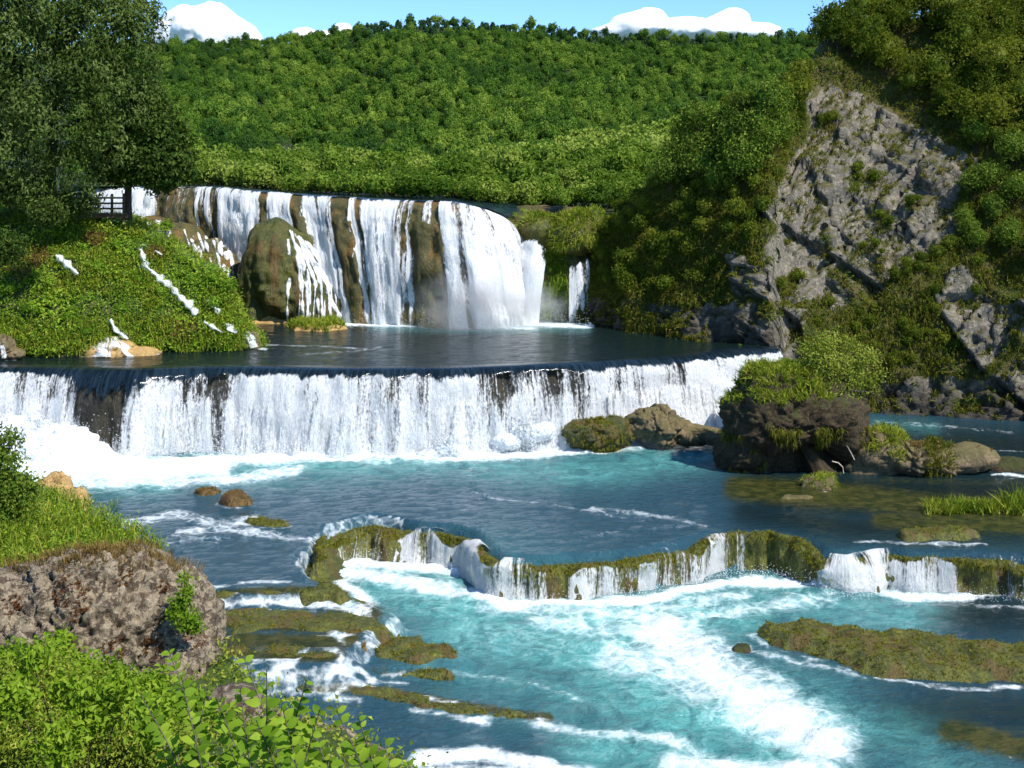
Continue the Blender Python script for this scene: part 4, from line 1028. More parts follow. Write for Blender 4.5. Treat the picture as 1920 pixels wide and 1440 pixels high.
# brown cascades at the left end of the upper falls
lc = thing('cascade_rock', 'brown stepped rock with water sliding over it between bank and upper falls', 'rock', tuple(P(380, 560, 134)))
V, F = star_rock(P(385, 510, 136), [lob(385, 520, 136, 3.2, 3, 4.5), lob(330, 470, 139, 4, 3, 3.2), lob(420, 560, 135, 2.2, 3, 4.5), lob(280, 440, 141, 3.4, 3, 2.3)], 90, 60, 25, 0.5, 0.5, 0.35, 0.5)
part('cascade_stone', V, F, M['wetrock'], lc)
bv = bvh_of(V, F)
for i, (ln, w) in enumerate([([(262, 412), (275, 420), (300, 432), (316, 446)], [.5, 1.0, 1.0, .6]), ] + [([(345 + j * 8, 430 + j % 3 * 6), (354 + j * 8.2, 455 + j), (362 + j * 8, 485), (366 + j * 8, 525)], [.12, .2 + .1 * (j % 3), .15 + .1 * (j % 2), .2]) for j in range(10)]):
    V, F, at = ribbon(bv, ln, w, 0.16, i + 13)
    part('water_strand', V, F, M['trickle'], lc, at)

# ochre bar below the boulder
V, F, d = slab_mesh([(440, 595), (452, 586), (500, 592), (560, 590), (600, 594), (600, 603), (560, 606), (470, 607)], 0, 0.75, 0.6, 3, 0.8, 0.35, 0.7, 0.15)
put('ochre_bar', V, F, M['ochre'], 'low ochre yellow bar of tufa at the foot of the mossy boulder', 'rock')
V, F, d = slab_mesh([(540, 612), (565, 604), (600, 602), (635, 606), (650, 617), (600, 622), (550, 620)], 0, 0.35, 0.6, 4, 0.7, 0.2, 0.9, 0.15)
isl = thing('grass_islet', 'small grassy islet in the pool below the mossy boulder', 'islet', tuple(PZ(600, 620, 0)))
part('islet_soil', V, F, M['ochre'], isl)
sel = V[d > 0.1]; sel = sel[rng.integers(0, len(sel), 420)]
Vt, Ft, tt_ = tufts(sel, np.tile([0, 0, 1.0], (len(sel), 1)), 9, 0.75, 0.035, 0.6, 0.35)
part('grass', Vt, Ft, M['grass'], isl, {'tint': tt_}, True, 'stuff')

# rocks under the middle falls
blk = thing('mossy_block', 'dark mossy block with water pouring round it under the middle falls', 'rock', tuple(PZ(1120, 835, ZC)))
V, F = star_rock(P(1122, 815, 99.5), [lob(1122, 815, 99.5, 2.3, 1.8, 1.35), lob(1100, 812, 100, 1.8, 1.8, 1.2), lob(1150, 812, 99.8, 1.5, 1.6, 1.3)], 84, 60, 41, 0.32, 1.0, 0.2, 0.9, 0.14)
rk = part('block_rock', V, F, M['moss'], blk)
_bv, _bn = surf(rk.data); _bv = _bv + np.array(blk.location); _bs = rng.choice(np.where(_bn[:, 1] < 0.4)[0], 420)
Vt, Ft, tt_ = tufts(_bv[_bs], _bn[_bs], 7, 0.28, 0.02, 0.7, 1.0)
part('moss', Vt, Ft, M['mossgrass'], blk, {'tint': tt_}, True, 'stuff')
bv = bvh_of(V, F)
for i, (ln, w) in enumerate([([(1060 + j * 7, 787), (1057 + j * 7, 802), (1056 + j * 7, 834)], [.1, .14, .16]) for j in range(0)]):
    V, F, at = ribbon(bv, ln, w, 0.12, i + 23)
    if len(F): part('water_strand', V, F, M['trickle'], blk, at)
V, F = star_rock(P(1250, 800, 100.5), [lob(1225, 792, 100.6, 2.2, 1.8, 1.3), lob(1250, 808, 100, 2.2, 1.7, 1.2), lob(1300, 815, 100, 2.6, 1.5, 0.85), lob(1335, 818, 100, 1.5, 1.3, .7), lob(1245, 825, 99.5, 1.6, 1.2, 0.6)], 130, 74, 43, 0.42, 0.9, 0.35, 0.8, 0.16)
put('tan_boulder', V, F, M['tanrock'], 'rounded tan boulder in the foam at the right foot of the middle falls', 'boulder')
V, F = star_rock(P(1400, 735, 103), [lob(1400, 735, 103, 1.2, 1.2, 0.9), lob(1385, 770, 102, 0.7, 1, 1.6)], 40, 28, 45, 0.2, 1.0)
put('wet_rock', V, F, M['darkrock'], 'small dark wet rock in the spray left of the rock island', 'rock')

# rock island with a bush
ri = thing('rock_island', 'dark overhanging rock island with a grassy top right of the middle falls', 'rock island', tuple(PZ(1480, 895, ZC)))
io = P(1480, 800, 93)
lobes = [lob(1470, 775, 93, 4.6, 3.6, 2.2), lob(1520, 765, 93.2, 4.2, 3.6, 2.2), lob(1420, 800, 93, 2.6, 3.0, 2.2), lob(1395, 850, 93.5, 2.2, 2.6, 1.9), lob(1450, 880, 94.5, 4.2, 2.6, 1.6), lob(1580, 800, 93, 1.9, 2.4, 2.6), lob(1540, 740, 93.4, 2.6, 2.6, 2.0), lob(1450, 728, 93.6, 2.8, 2.6, 1.7), lob(1370, 890, 93.5, 1.2, 2, .8), lob(1540, 890, 92.5, 1.2, 2, 0.9), lob(1520, 865, 95, 3.2, 2.2, 2.0)]
V, F = star_rock(io, lobes, 150, 110, 51, 0.42, 0.55, 0.35, 0.8, 0.22)
V += (0.30 * fbm(V * 1.4, 4, 52))[:, None] * unit(V - io)
rk = part('island_rock', V, F, M['darkrock'], ri)
IV, INn = surf(rk.data); IV = IV + np.array(ri.location)
ipx, ipy = proj(IV)
top = np.where((INn[:, 2] > 0.5) & (ipy < 760) & (ipx < 1560))[0]
sel = rng.choice(top, 1300)
Vt, Ft, tt_ = tufts(IV[sel], INn[sel], 9, 0.7, 0.03, 0.6, 0.55, up=0.4)
part('grass', Vt, Ft, M['grass'], ri, {'tint': tt_}, True, 'stuff')
mo = np.where((ipy > 800) & (INn[:, 1] < 0.2) & (n2(IV[:, 0] * .6, IV[:, 2] * .6, 3, 7) > 0.1))[0]
sel = rng.choice(mo, 700)
Vt, Ft, tt_ = tufts(IV[sel], INn[sel], 7, 0.4, 0.03, 0.8, 1.0)
part('moss', Vt, Ft, M['cliffgrass'], ri, {'tint': tt_}, True, 'stuff')
for pts, rad in (([(1560, 865), (1572, 868), (1580, 876), (1582, 888)], 0.05), ([(1588, 836), (1596, 850), (1602, 862)], 0.045)):
    pw = P([a for a, b in pts], [b for a, b in pts], 89.5)
    V, F = tubes([(pw, [rad, rad, rad * .8, rad * .4][:len(pts)], 6)])
    part('root', V, F, M['deadwood'], ri)

fr_ = thing('fallen_rock', 'long brown rock with dry grass lying right of the rock island', 'rock', tuple(PZ(1740, 890, ZC)))
V, F = star_rock(P(1720, 865, 92), [lob(1650, 855, 92.5, 2.6, 2.0, 1.9), lob(1700, 860, 92, 2.6, 1.9, 1.35), lob(1760, 862, 92, 2.5, 1.7, 1.2), lob(1815, 860, 92, 2.0, 1.5, 1.15), lob(1620, 880, 92.5, 1.6, 1.6, 1.2), lob(1680, 840, 93, 1.3, 1.3, 1.1)], 140, 76, 55, 0.5, 0.8, 0.4, 0.8, 0.16)
rk = part('fallen_stone', V, F, M['tanrock'], fr_)
FV, FN = surf(rk.data); FV = FV + np.array(fr_.location); fpx, fpy = proj(FV)
for sel_c, nn, mt, ln in ((np.where((FN[:, 2] > 0.4) & (np.abs(fpx - 1665) < 28))[0], 220, 'grass', 0.8), (np.where((np.abs(fpx - 1765) < 30) & (FN[:, 1] < 0.3))[0], 260, 'cliffgrass', 0.55), (np.where((FN[:, 2] > 0.5))[0], 160, 'drygrass', 0.35)):
    sel = rng.choice(sel_c, nn)
    Vt, Ft, tt_ = tufts(FV[sel], FN[sel], 8, ln, 0.028, 0.6, 0.6, up=0.3)
    part('grass', Vt, Ft, M[mt], fr_, {'tint': tt_}, True, 'stuff')
st = thing('dead_stump', 'pale bent dead stump standing between rock island and long brown rock', 'stump', tuple(P(1612, 810, 92)))
V, F = tubes([(P([1610, 1612, 1616, 1615, 1612], [815, 795, 775, 758, 754], 92), [.16, .15, .14, .13, .06], 8), (P([1590, 1598, 1608], [782, 798, 806], 92), [.04, .06, .08], 6), (P([1606, 1640, 1665], [808, 812, 816], 91.5), [.09, .07, .04], 6)])
part('stump_wood', V, F, M['tanrock'], st)
# weir at the far right
V, F = star_rock(P(1900, 880, 93), [lob(1890, 880, 93.2, 2.2, 1.5, .9), lob(1960, 880, 93.5, 3.0, 1.5, .9)], 60, 30, 57, 0.15, 1.0)
wr = thing('small_weir', 'little dark rock step with water threads at the right edge behind the long brown rock', 'rock', tuple(PZ(1900, 890, ZC)))
part('weir_rock', V, F, M['darkrock'], wr)
bv = bvh_of(V, F)
for i, x in enumerate(()):
    V, F, at = ribbon(bv, [(x, 860), (x, 872), (x, 888)], [.05, .06, .08], 0.08, 60 + i, solid=.8)
    if len(F): part('water_strand', V, F, M['trickle'], wr, at)

# small rocks and slabs in the lower river
SL = [('ochre_rock', [(60, 918), (110, 905), (160, 935), (172, 950), (150, 962), (90, 965)], ZC, 0.85, 'ochre', 'ochre brown rock at the edge of the left shore behind the tall shrub', 0.5),
      ('mossy_rock', [(408, 944), (425, 934), (455, 932), (478, 940), (470, 949), (430, 951)], ZC, 0.5, 'ochremoss', 'round brown mossy rock in the rapids below the middle falls', 0.2),
      ('mossy_rock', [(362, 926), (380, 918), (410, 919), (412, 926), (385, 930)], ZC, 0.25, 'ochremoss', 'flat brown mossy rock just behind the round one in the rapids', 0.15),
      ('moss_slab', [(455, 978), (480, 968), (540, 978), (545, 988), (490, 990)], ZC, 0.12, 'ledgemoss', 'thin green slab awash below the round brown rock', 0.12),
      ('moss_slab', [(590, 1062), (588, 1020), (606, 1008), (618, 1030), (612, 1058)], ZC - 0.1, 0.25, 'ledgemoss', 'green mossy lip at the left edge of the white cauldron', 0.15),
      ('moss_slab', [(372, 1112), (480, 1100), (600, 1102), (660, 1108), (640, 1122), (520, 1118), (400, 1124)], ZC - 0.35, 0.25, 'ledgemoss', 'long green mossy lip beside the limestone boulder', 0.18),
      ('yellow_moss_rock', [(628, 1195), (650, 1186), (690, 1205), (700, 1228), (670, 1236), (640, 1222)], -7.7, 0.5, 'yellowmoss', 'bright yellow brown mossy rock between the small cascades', 0.2),
      ('moss_slab', [(395, 1150), (470, 1138), (600, 1146), (700, 1158), (735, 1176), (640, 1190), (540, 1182), (430, 1190)], -7.15, 0.10, 'ledgemoss', 'broad brown green shelf awash right of the limestone boulder', 0.16),
      ('moss_slab', [(400, 1222), (500, 1215), (620, 1218), (650, 1232), (600, 1242), (500, 1240), (410, 1240)], -7.3, 0.16, 'ledgemoss', 'green lip with threads of water left of the yellow brown mossy rock', 0.14),
      ('moss_slab', [(690, 1205), (780, 1200), (850, 1215), (865, 1232), (790, 1246), (700, 1240)], -8.0, 0.32, 'ledgemoss', 'green slab right of the yellow brown mossy rock', 0.2),
      ('mossy_rock', [(565, 1268), (590, 1257), (622, 1262), (618, 1276), (580, 1280)], -8.35, 0.3, 'ochremoss', 'small brown mossy rock in the white water behind the saplings', 0.12),
      ('moss_slab', [(520, 1290), (600, 1284), (720, 1296), (830, 1316), (930, 1338), (1035, 1350), (930, 1356), (800, 1332), (700, 1312), (560, 1304)], ZD, 0.28, 'ledgemoss', 'long low green slab running across the blue water beyond the saplings', 0.18),
      ('moss_slab', [(660, 1248), (760, 1252), (860, 1262), (840, 1272), (700, 1268)], -8.25, 0.12, 'ledgemoss', 'thin brown green slab between yellow rock and long low slab', 0.12),
      ('mossy_bank', [(1402, 1190), (1430, 1176), (1500, 1170), (1600, 1185), (1720, 1196), (1850, 1210), (2100, 1225), (2500, 1240), (2500, 1310), (2000, 1292), (1900, 1284), (1760, 1280), (1640, 1275), (1560, 1240), (1450, 1215)], ZD, 0.55, 'ledgemoss', 'broad low mossy bank rising from the turquoise water at lower right', 0.3),
      ('dark_stone', [(1362, 1215), (1385, 1208), (1410, 1214), (1405, 1224), (1375, 1226)], ZD, 0.22, 'darkrock', 'small dark stone off the tip of the broad mossy bank', 0.1),
      ('moss_slab', [(1680, 1005), (1720, 992), (1800, 994), (1840, 1005), (1820, 1014), (1700, 1014)], ZC, 0.3, 'ledgemoss', 'green mossy slab above the right cascade', 0.2),
      ('sunken_stone', [(1455, 935), (1480, 928), (1530, 930), (1520, 938)], ZC, 0.06, 'tanrock', 'brown stone just awash in front of the rock island', 0.1),
      ('grassy_knob', [(1505, 912), (1530, 895), (1560, 900), (1572, 915), (1545, 920)], ZC, 0.5, 'tanrock', 'small grassy knob at the waterline in front of the rock island', 0.2)]
M['ochremoss'] = mossmat('ochre_moss', (0.17, 0.095, 0.022), (0.10, 0.062, 0.016), (0.22, 0.13, 0.03), (0.12, 0.05, 0.015), 1.6)
M['yellowmoss'] = mossmat('yellow_moss', (0.20, 0.13, 0.012), (0.12, 0.095, 0.012), (0.26, 0.17, 0.02), (0.16, 0.07, 0.012), 1.6)
for i, (nm, pl, z, tp, mt, lb, am) in enumerate(SL):
    V, F, d = slab_mesh(pl, z, tp, 0.7, 100 + i * 3, 0.35 if tp < 0.5 or nm != 'mossy_bank' else 0.9, am, 0.9, 0.12)
    o = put(nm, V, F, M[mt], lb, 'rock')
    if nm in ('mossy_bank', 'grassy_knob', 'ochre_rock') or (mt in ('ledgemoss', 'ochremoss', 'yellowmoss')):
        okv = np.where(d > 0.05)[0]
        if len(okv) > 20:
            nt = {'mossy_bank': 2200, 'grassy_knob': 160, 'ochre_rock': 120}.get(nm, 160)
            sel = rng.choice(okv, nt); _, NN = surf(o.data)
            Vt, Ft, tt_ = tufts(V[sel], NN[sel], 7, 0.16 if nm != 'grassy_knob' else 0.4, 0.014, 0.9, 0.7)
            part('moss', Vt, Ft, M['grass' if nm == 'grassy_knob' else 'drygrass' if mt in ('ochre', 'ochremoss', 'yellowmoss') else 'mossgrass'], o, {'tint': tt_}, True, 'stuff')

# white edges where the current breaks on rocks
from mathutils.kdtree import KDTree
rvm = bpy.data.objects['river'].data
rv, _ = surf(rvm)
fo = np.empty(len(rv), np.float32); rvm.attributes['foam'].data.foreach_get('value', fo)
edge_n = 0.5 + 0.5 * n2(rv[:, 0] * 0.55, rv[:, 1] * 0.55, 3, 161)
for nm, pl, z, tp, mt, lb, am in SL:
    q = plan(pl, z); qa = np.array(q)
    near = np.where((rv[:, 0] > qa[:, 0].min() - 2) & (rv[:, 0] < qa[:, 0].max() + 2) & (rv[:, 1] > qa[:, 1].min() - 2) & (rv[:, 1] < qa[:, 1].max() + 2))[0]
    if not len(near): continue
    d = dpoly(rv[near, 0], rv[near, 1] + 0.25, q + q[:1])
    fo[near] = np.maximum(fo[near], (0.78 if z < ZC - 0.05 else 0.6) * np.exp(-(d / 0.42) ** 2) * sstep(0.25, 0.7, edge_n[near]))
for obn, z in (('island_rock', ZC), ('fallen_stone', ZC), ('tan_boulder', ZC), ('block_rock', ZC)):
    ob = bpy.data.objects[obn]; v_, _ = surf(ob.data); v_ = v_ + np.array(ob.location) + (np.array(ob.parent.location) if ob.parent else 0)
    ring = v_[np.abs(v_[:, 2] - z) < 0.35]
    if not len(ring): continue
    kd = KDTree(len(ring))
    for i_, r_ in enumerate(ring): kd.insert((r_[0], r_[1], 0), i_)
    kd.balance()
    near = np.where((rv[:, 0] > ring[:, 0].min() - 2) & (rv[:, 0] < ring[:, 0].max() + 2) & (rv[:, 1] > ring[:, 1].min() - 2) & (rv[:, 1] < ring[:, 1].max() + 2))[0]
    d = np.array([kd.find((rv[j_, 0], rv[j_, 1], 0))[2] for j_ in near])
    fo[near] = np.maximum(fo[near], (0.5 if obn in ('island_rock', 'fallen_stone') else 0.85) * np.exp(-(d / 0.5) ** 2) * sstep(0.3, 0.75, edge_n[near]))
rvm.attributes['foam'].data.foreach_set('value', fo)

# tufts standing in the right-hand shallows
for (a, b, lbl) in ((1740, 1800, 'left tuft of bright grass in the dark shallows at right'), (1800, 1868, 'right tuft of bright grass in the dark shallows at right'), (1885, 1990, 'pale shrubby grass at the right edge of the shallows')):
    c = PZ((a + b) / 2, 958, ZC)
    gt = thing('grass_tuft', lbl, 'grass', tuple(c))
    q_ = np.stack([rng.uniform(a, b, 130), 958 + rng.normal(size=130) * 3], 1)
    Vt, Ft, tt_ = tufts(PZ(q_[:, 0], q_[:, 1], ZC), np.tile([0, 0, 1.0], (130, 1)), 10, 0.85 if a < 1880 else 1.5, 0.03, 0.45, 0.25)
    part('blades', Vt, Ft, M['grass'], gt, {'tint': tt_})

# limestone boulder on the near bank
lb_ = thing('limestone_boulder', 'large pitted limestone boulder with rusty moss on the near left bank', 'boulder', tuple(P(200, 1300, 47)))
bo_o = P(190, 1200, 49)
lobes = [lob(190, 1205, 49, 4.3, 3.4, 3.4), lob(300, 1200, 49, 2.3, 3, 3.0), lob(40, 1180, 49.5, 3.6, 3.4, 2.6), lob(335, 1250, 48, 1.5, 2.2, 1.9), lob(-60, 1200, 49, 3.0, 3.4, 2.4), lob(250, 1120, 49.5, 2.0, 2.6, 1.75)]
V, F = star_rock(bo_o, lobes, 210, 140, 71, 0.34, 0.5, 0.34, 0.6, 0.34)
rk = part('boulder_rock', V, F, M['limestone'], lb_)
LV, LN = surf(rk.data); LV = LV + np.array(lb_.location); lpx_, lpy_ = proj(LV)
for cx, cy, rr, nn in ((130, 1110, 20, 130), (235, 1085, 10, 50), (290, 1210, 16, 80), (305, 1100, 9, 40), (20, 1135, 14, 60), (150, 1150, 12, 50), (360, 1200, 14, 60), (215, 1215, 14, 50), (130, 1225, 20, 90)):
    cand = np.where((np.hypot(lpx_ - cx, lpy_ - cy) < rr * 1.6) & (LV[:, 1] < 49.5))[0]
    if len(cand) < 3: continue
    sel = rng.choice(cand, nn // 2)
    Vt, Ft, tt_ = tufts(LV[sel], LN[sel], 8, 0.13, 0.02, 1.0, 0.3)
    part('rusty_moss', Vt, Ft, M['redmoss'], lb_, {'tint': tt_}, True, 'stuff')
cand = np.where((lpy_ < 1075) & (LN[:, 2] > 0.45))[0]
sel = rng.choice(cand, 420)
Vt, Ft, tt_ = tufts(LV[sel], LN[sel], 9, 0.45, 0.014, 0.5, 0.3, up=0.5)
part('dry_grass', Vt, Ft, M['drygrass'], lb_, {'tint': tt_}, True, 'stuff')
# second rock below it, behind the saplings
V, F = star_rock(P(520, 1425, 27), [lob(480, 1410, 27, 1.1, 1.2, 1.0), lob(560, 1430, 26.5, 1.4, 1.2, .95), lob(430, 1370, 28, 1.0, 1.2, .9), lob(640, 1480, 25, 1.2, 1.2, .9)], 120, 80, 75, 0.24, 1.0, 0.2, 1.2, 0.12)
put('brown_rock', V, F, M['limestone'], 'brown weathered rock half hidden behind the leafy saplings', 'rock')
# ------------------------------------------------------------------ vegetation
def core(seed, r0=0.62, nu=9, nv=6):
    V, F = star_rock((0, 0, 1.0), [((0, 0, 1.0), (r0, r0, r0 * 0.95))], nu, nv, seed, 0.12, 1.7)
    return V, F
def with_core(c, seed, r0=0.62):
    V, F, t = c; Vc, Fc = core(seed, r0)
    return np.vstack([V, Vc]), np.vstack([F, Fc + len(V)]), np.concatenate([t, np.full(len(Vc), 0.35)])
def merge_copies(protos, pos, scale, seed, tree_tint=0.6):
    r = np.random.default_rng(seed)
    Vs, Fs, Ts, o = [], [], [], 0
    k = r.integers(0, len(protos), len(pos))
    for i, (V, F, t) in enumerate(protos):
        s = np.where(k == i)[0]
        if not len(s): continue
        a = r.random(len(s)) * 6.283; ca_, sa_ = np.cos(a), np.sin(a)
        sc = scale[s]
        x = V[None, :, 0] * ca_[:, None] - V[None, :, 1] * sa_[:, None]; y = V[None, :, 0] * sa_[:, None] + V[None, :, 1] * ca_[:, None]
        W = np.stack([x * sc[:, :1], y * sc[:, :1], np.broadcast_to(V[None, :, 2], x.shape) * sc[:, 1:2]], -1) + pos[s][:, None]
        Vs.append(W.reshape(-1, 3))
        Fs.append((F[None] + (np.arange(len(s)) * len(V))[:, None, None]).reshape(-1, F.shape[1]) + o)
        Ts.append((t[None] * (1 - tree_tint) + r.random(len(s))[:, None] * tree_tint).ravel())
        o += len(s) * len(V)
    return np.vstack(Vs), np.vstack(Fs), np.concatenate(Ts)

# far forest: too many to count, one mass
LOW = [crown(200 + i, 82, 0.47, 0.85, 11, jit=0.36, lobe=(0.24, 0.42), spread=.78) for i in range(6)]
xs, ys = [], []
pos = []
for Y0 in np.arange(372, 935, 5.9):
    half0, half1 = (150 - 960) / FPX * Y0, (1750 - 960) / FPX * Y0
    x = np.arange(half0, half1, 6.2); x = x + rng.uniform(-3, 3, len(x)); yy = Y0 + rng.uniform(-3, 3, len(x))
    pos.append(np.stack([960 + FPX * x / yy, np.clip((yy - 360) / 560, 0, 1) ** (1 / 1.25)], 1))
pos = np.vstack(pos)
W = hill_pt(pos[:, 0], pos[:, 1])
dark = (pos[:, 1] > 0.93 - 0.05 * n2(pos[:, 0] / 80, pos[:, 1] * 3, 2, 5)) & (pos[:, 0] > 640) & (rng.random(len(pos)) < 0.8)
sz = (2.2 + 3.6 * rng.random(len(W)) ** 1.6)  * (0.92 + 0.25 * n2(W[:, 0] / 60, W[:, 1] / 60, 2, 3))
sc = np.stack([sz, sz * rng.uniform(0.95, 1.45, len(W))], 1)
W[:, 2] -= 0.5 * sz
def tree_proto(seed, n, size, mat, bark, nl=9, trunk_h=0.9, r0=0.07, core_r=0.5, **kw):
    V, F, t = crown(seed, n, size, nl=nl, **kw)
    if core_r:
        V, F, t = with_core((V, F, t), seed + 5, core_r)
    V = V + np.array([0, 0, 0.35])
    cm = raw_mesh('crown', V, F, [mat], {'tint': t}, False)
    Vt, Ft = tubes(limb_lines(seed, trunk_h, r0, None, 5, 0.8))
    tm = raw_mesh('trunk', Vt, Ft, [bark])
    return cm, tm
def plant_tree(name, proto, pos, s, label, cat, group, rz, sz=1.0):
    t = thing(name, label, cat, pos, group, (0, 0, rz), (s, s, s * sz))
    link('crown', proto[0], t); link('trunk', proto[1], t)
    return t
HILLP = [tree_proto(210 + i, 430, 0.235, M['forest'], M['bark'], 12, core_r=0.42, jit=0.4, lobe=(0.22, 0.42), spread=.78) for i in range(6)]
srcs = []
ci = np.where(~dark & (W[:, 1] > 395) & (W[:, 1] < 470) & (np.abs(960 + FPX * W[:, 0] / W[:, 1] - 700) < 260))[0][::23][:6]
for j_, i in enumerate(ci):
    tr = plant_tree('forest_tree', HILLP[j_], W[i], sz[i], 'leafy tree low on the hill above the falls, %s from the left' % nth(int(np.argsort(np.argsort(W[ci, 0] / W[ci, 1]))[j_])), 'tree', 'trees low on the hill above the falls', j_ * 1.1)
    srcs.append(tr.children[0])
ok = ~dark; ok[ci] = False
def instanced(name, label, P_, S_, objs, seed):
    """one mass of trees: the crowns of the single trees set out again on points"""
    r = np.random.default_rng(seed)
    me = bpy.data.meshes.new(name); me.vertices.add(len(P_)); me.vertices.foreach_set('co', np.ascontiguousarray(P_, float).ravel())
    for an, av in (('sc', np.stack([S_[:, 0], S_[:, 0], S_[:, 1]], 1)), ('ro', np.stack([0 * S_[:, 0], 0 * S_[:, 0], r.random(len(P_)) * 6.28], 1))):
        at = me.attributes.new(an, 'FLOAT_VECTOR', 'POINT'); at.data.foreach_set('vector', np.ascontiguousarray(av, np.float32).ravel())
    me.update()
    o = tag(link(name, me), label, kind='stuff')
    ng = bpy.data.node_groups.new(name + '_points', 'GeometryNodeTree')
    ng.interface.new_socket('Geometry', in_out='INPUT', socket_type='NodeSocketGeometry'); ng.interface.new_socket('Geometry', in_out='OUTPUT', socket_type='NodeSocketGeometry')
    gi, go = ng.nodes.new('NodeGroupInput'), ng.nodes.new('NodeGroupOutput')
    jn = ng.nodes.new('GeometryNodeJoinGeometry')
    for ob in objs:
        oi = ng.nodes.new('GeometryNodeObjectInfo'); oi.inputs['Object'].default_value = ob; oi.inputs['As Instance'].default_value = True
        oi.transform_space = 'ORIGINAL'
        ng.links.new(oi.outputs['Geometry'], jn.inputs[0])
    ip_ = ng.nodes.new('GeometryNodeInstanceOnPoints'); ip_.inputs['Pick Instance'].default_value = True
    na = ng.nodes.new('GeometryNodeInputNamedAttribute'); na.data_type = 'FLOAT_VECTOR'; na.inputs['Name'].default_value = 'sc'
    nb = ng.nodes.new('GeometryNodeInputNamedAttribute'); nb.data_type = 'FLOAT_VECTOR'; nb.inputs['Name'].default_value = 'ro'
    rv = ng.nodes.new('FunctionNodeRandomValue'); rv.data_type = 'INT'
    rv.inputs[4].default_value = 0; rv.inputs[5].default_value = len(objs) - 1
    ng.links.new(gi.outputs[0], ip_.inputs['Points']); ng.links.new(jn.outputs[0], ip_.inputs['Instance'])
    ng.links.new(na.outputs[0], ip_.inputs['Scale']); ng.links.new(nb.outputs[0], ip_.inputs['Rotation']); ng.links.new(rv.outputs[2], ip_.inputs['Instance Index'])
    ng.links.new(ip_.outputs[0], go.inputs[0])
    md = o.modifiers.new('points', 'NODES'); md.node_group = ng
    return o
instanced('forest', 'green deciduous forest covering the hill behind the falls', W[ok], sc[ok], srcs, 1)
sc[:, 0] *= 0.55; sc[:, 1] *= 0.85
V, F, t = merge_copies(LOW, W[dark], sc[dark], 2)
tag(link('forest', raw_mesh('forest', V, F, [M['conifer']], {'tint': t}, False)), 'dark belt of trees along the ridge of the hill', kind='stuff')

# trees one can tell apart on the spur: each its own thing
FRONTP = [tree_proto(400 + i, 640, 0.2, M['forest_front'], M['bark'], 12, core_r=0.42, jit=0.42, lobe=(.24, .44), spread=.78) for i in range(6)]
cand = []
for Y0 in np.arange(142, 352, 5.6):
    x = np.arange((200 - 960) / FPX * Y0, (1420 - 960) / FPX * Y0, 5.8); x = x + rng.uniform(-2.2, 2.2, len(x)); yy = Y0 + rng.uniform(-2.2, 2.2, len(x))
    cand.append(np.stack([960 + FPX * x / yy, np.where(yy < 172, (yy - 172) / 100, np.clip((yy - 172) / 175, 0, 1) ** (1 / 1.1))], 1))
cand = np.vstack(cand)
W = front_pt(cand[:, 0], cand[:, 1])
okf = (cand[:, 1] >= -0.06) | (cand[:, 0] > 965)
cand, W = cand[okf], W[okf]
vis = (cand[:, 0] > 345)
made, rows_ = [], {}
order = np.argsort(W[:, 1] + np.where(vis, 0, 1000))
for n_, i in enumerate(order[:290]):
    s = random.uniform(2.4, 4.0) * (0.9 if cand[i, 1] < 0.15 else 1.0)
    if cand[i, 1] < 0.06: s *= 0.72
    row = int((W[i, 1] - 142) / 6); rows_[row] = rows_.get(row, []) + [(W[i, 0], len(made))]
    made.append(0); made[-1] = plant_tree('forest_tree', FRONTP[n_ % 6], W[i] - np.array([0, 0, 0.42 * s]), s, 'yellow green leafy tree in the wood just behind the upper falls', 'tree', 'trees in the wood behind the upper falls', random.random() * 6.28, random.uniform(0.9, 1.3))
for k_, row in enumerate(sorted(rows_)):
    for j_, (x_, m_) in enumerate(sorted(rows_[row])):
        made[m_]['label'] = 'leafy tree, %s from left in the %s row of the wood behind the falls' % (nth(j_), nth(k_))
rest = order[290:]
W[:, 2] -= 1.4
V, F, t = merge_copies([crown(430 + i, 150, 0.36, 0.75, 11, jit=0.36) for i in range(4)], W[rest], np.stack([rng.uniform(2.6, 4.2, len(rest)), rng.uniform(3.0, 5.0, len(rest))], 1), 3)
tag(link('forest', raw_mesh('forest', V, F, [M['forest_front']], {'tint': t}, False)), 'lighter green wood on the spur right of centre', kind='stuff')
r_ = np.random.default_rng(19)
SBP = [tree_proto(620 + i, 420, 0.22, M['forest_front'], M['bark'], 10, core_r=0.45, jit=0.42, r0=0.04) for i in range(4)]
for j_, x in enumerate(np.arange(330, 1190, 8.5)):
    li = np.interp(x, ul[:, 0], uw[:, 1]); lz = np.interp(x, ul[:, 0], uw[:, 2])
    yy = (li if x < 950 else 137.0) + r_.uniform(9, 19); s = r_.uniform(1.3, 2.5)
    plant_tree('shore_bush', SBP[j_ % 4], P(x, 360, yy) * np.array([1, 1, 0]) + np.array([0, 0, (lz if x < 950 else 11.6) - 0.55 * s]), s, 'green bush on the far shore above the upper falls, %s from the left' % nth(j_), 'bush', 'bushes on the far shore above the upper falls', r_.random() * 6.28, r_.uniform(.8, 1.1))
dt = thing('bare_tree', 'grey leafless tree in the wood at the left foot of the hill', 'tree', tuple(P(540, 318, 215)))
L = []
r_ = np.random.default_rng(9)
for i in range(60):
    a = r_.normal(size=3) * np.array([1.0, 0.8, 0.2]) ; h0 = r_.uniform(0.5, 3.0)
    q_ = np.linspace(0, 1, 4)[:, None]
    L.append((np.array([0, 0, h0]) + q_ * (np.array([a[0], a[1], 2.6]) * r_.uniform(.5, 1.0)), 0.09 * (1.1 - q_[:, 0]), 4))
L.append((np.array([[0, 0, -1], [0, 0, 3.5]]), [.22, .1], 6))
V, F = tubes(L)
link('branches', raw_mesh('branches', V, F, [M['greybark']]), dt)

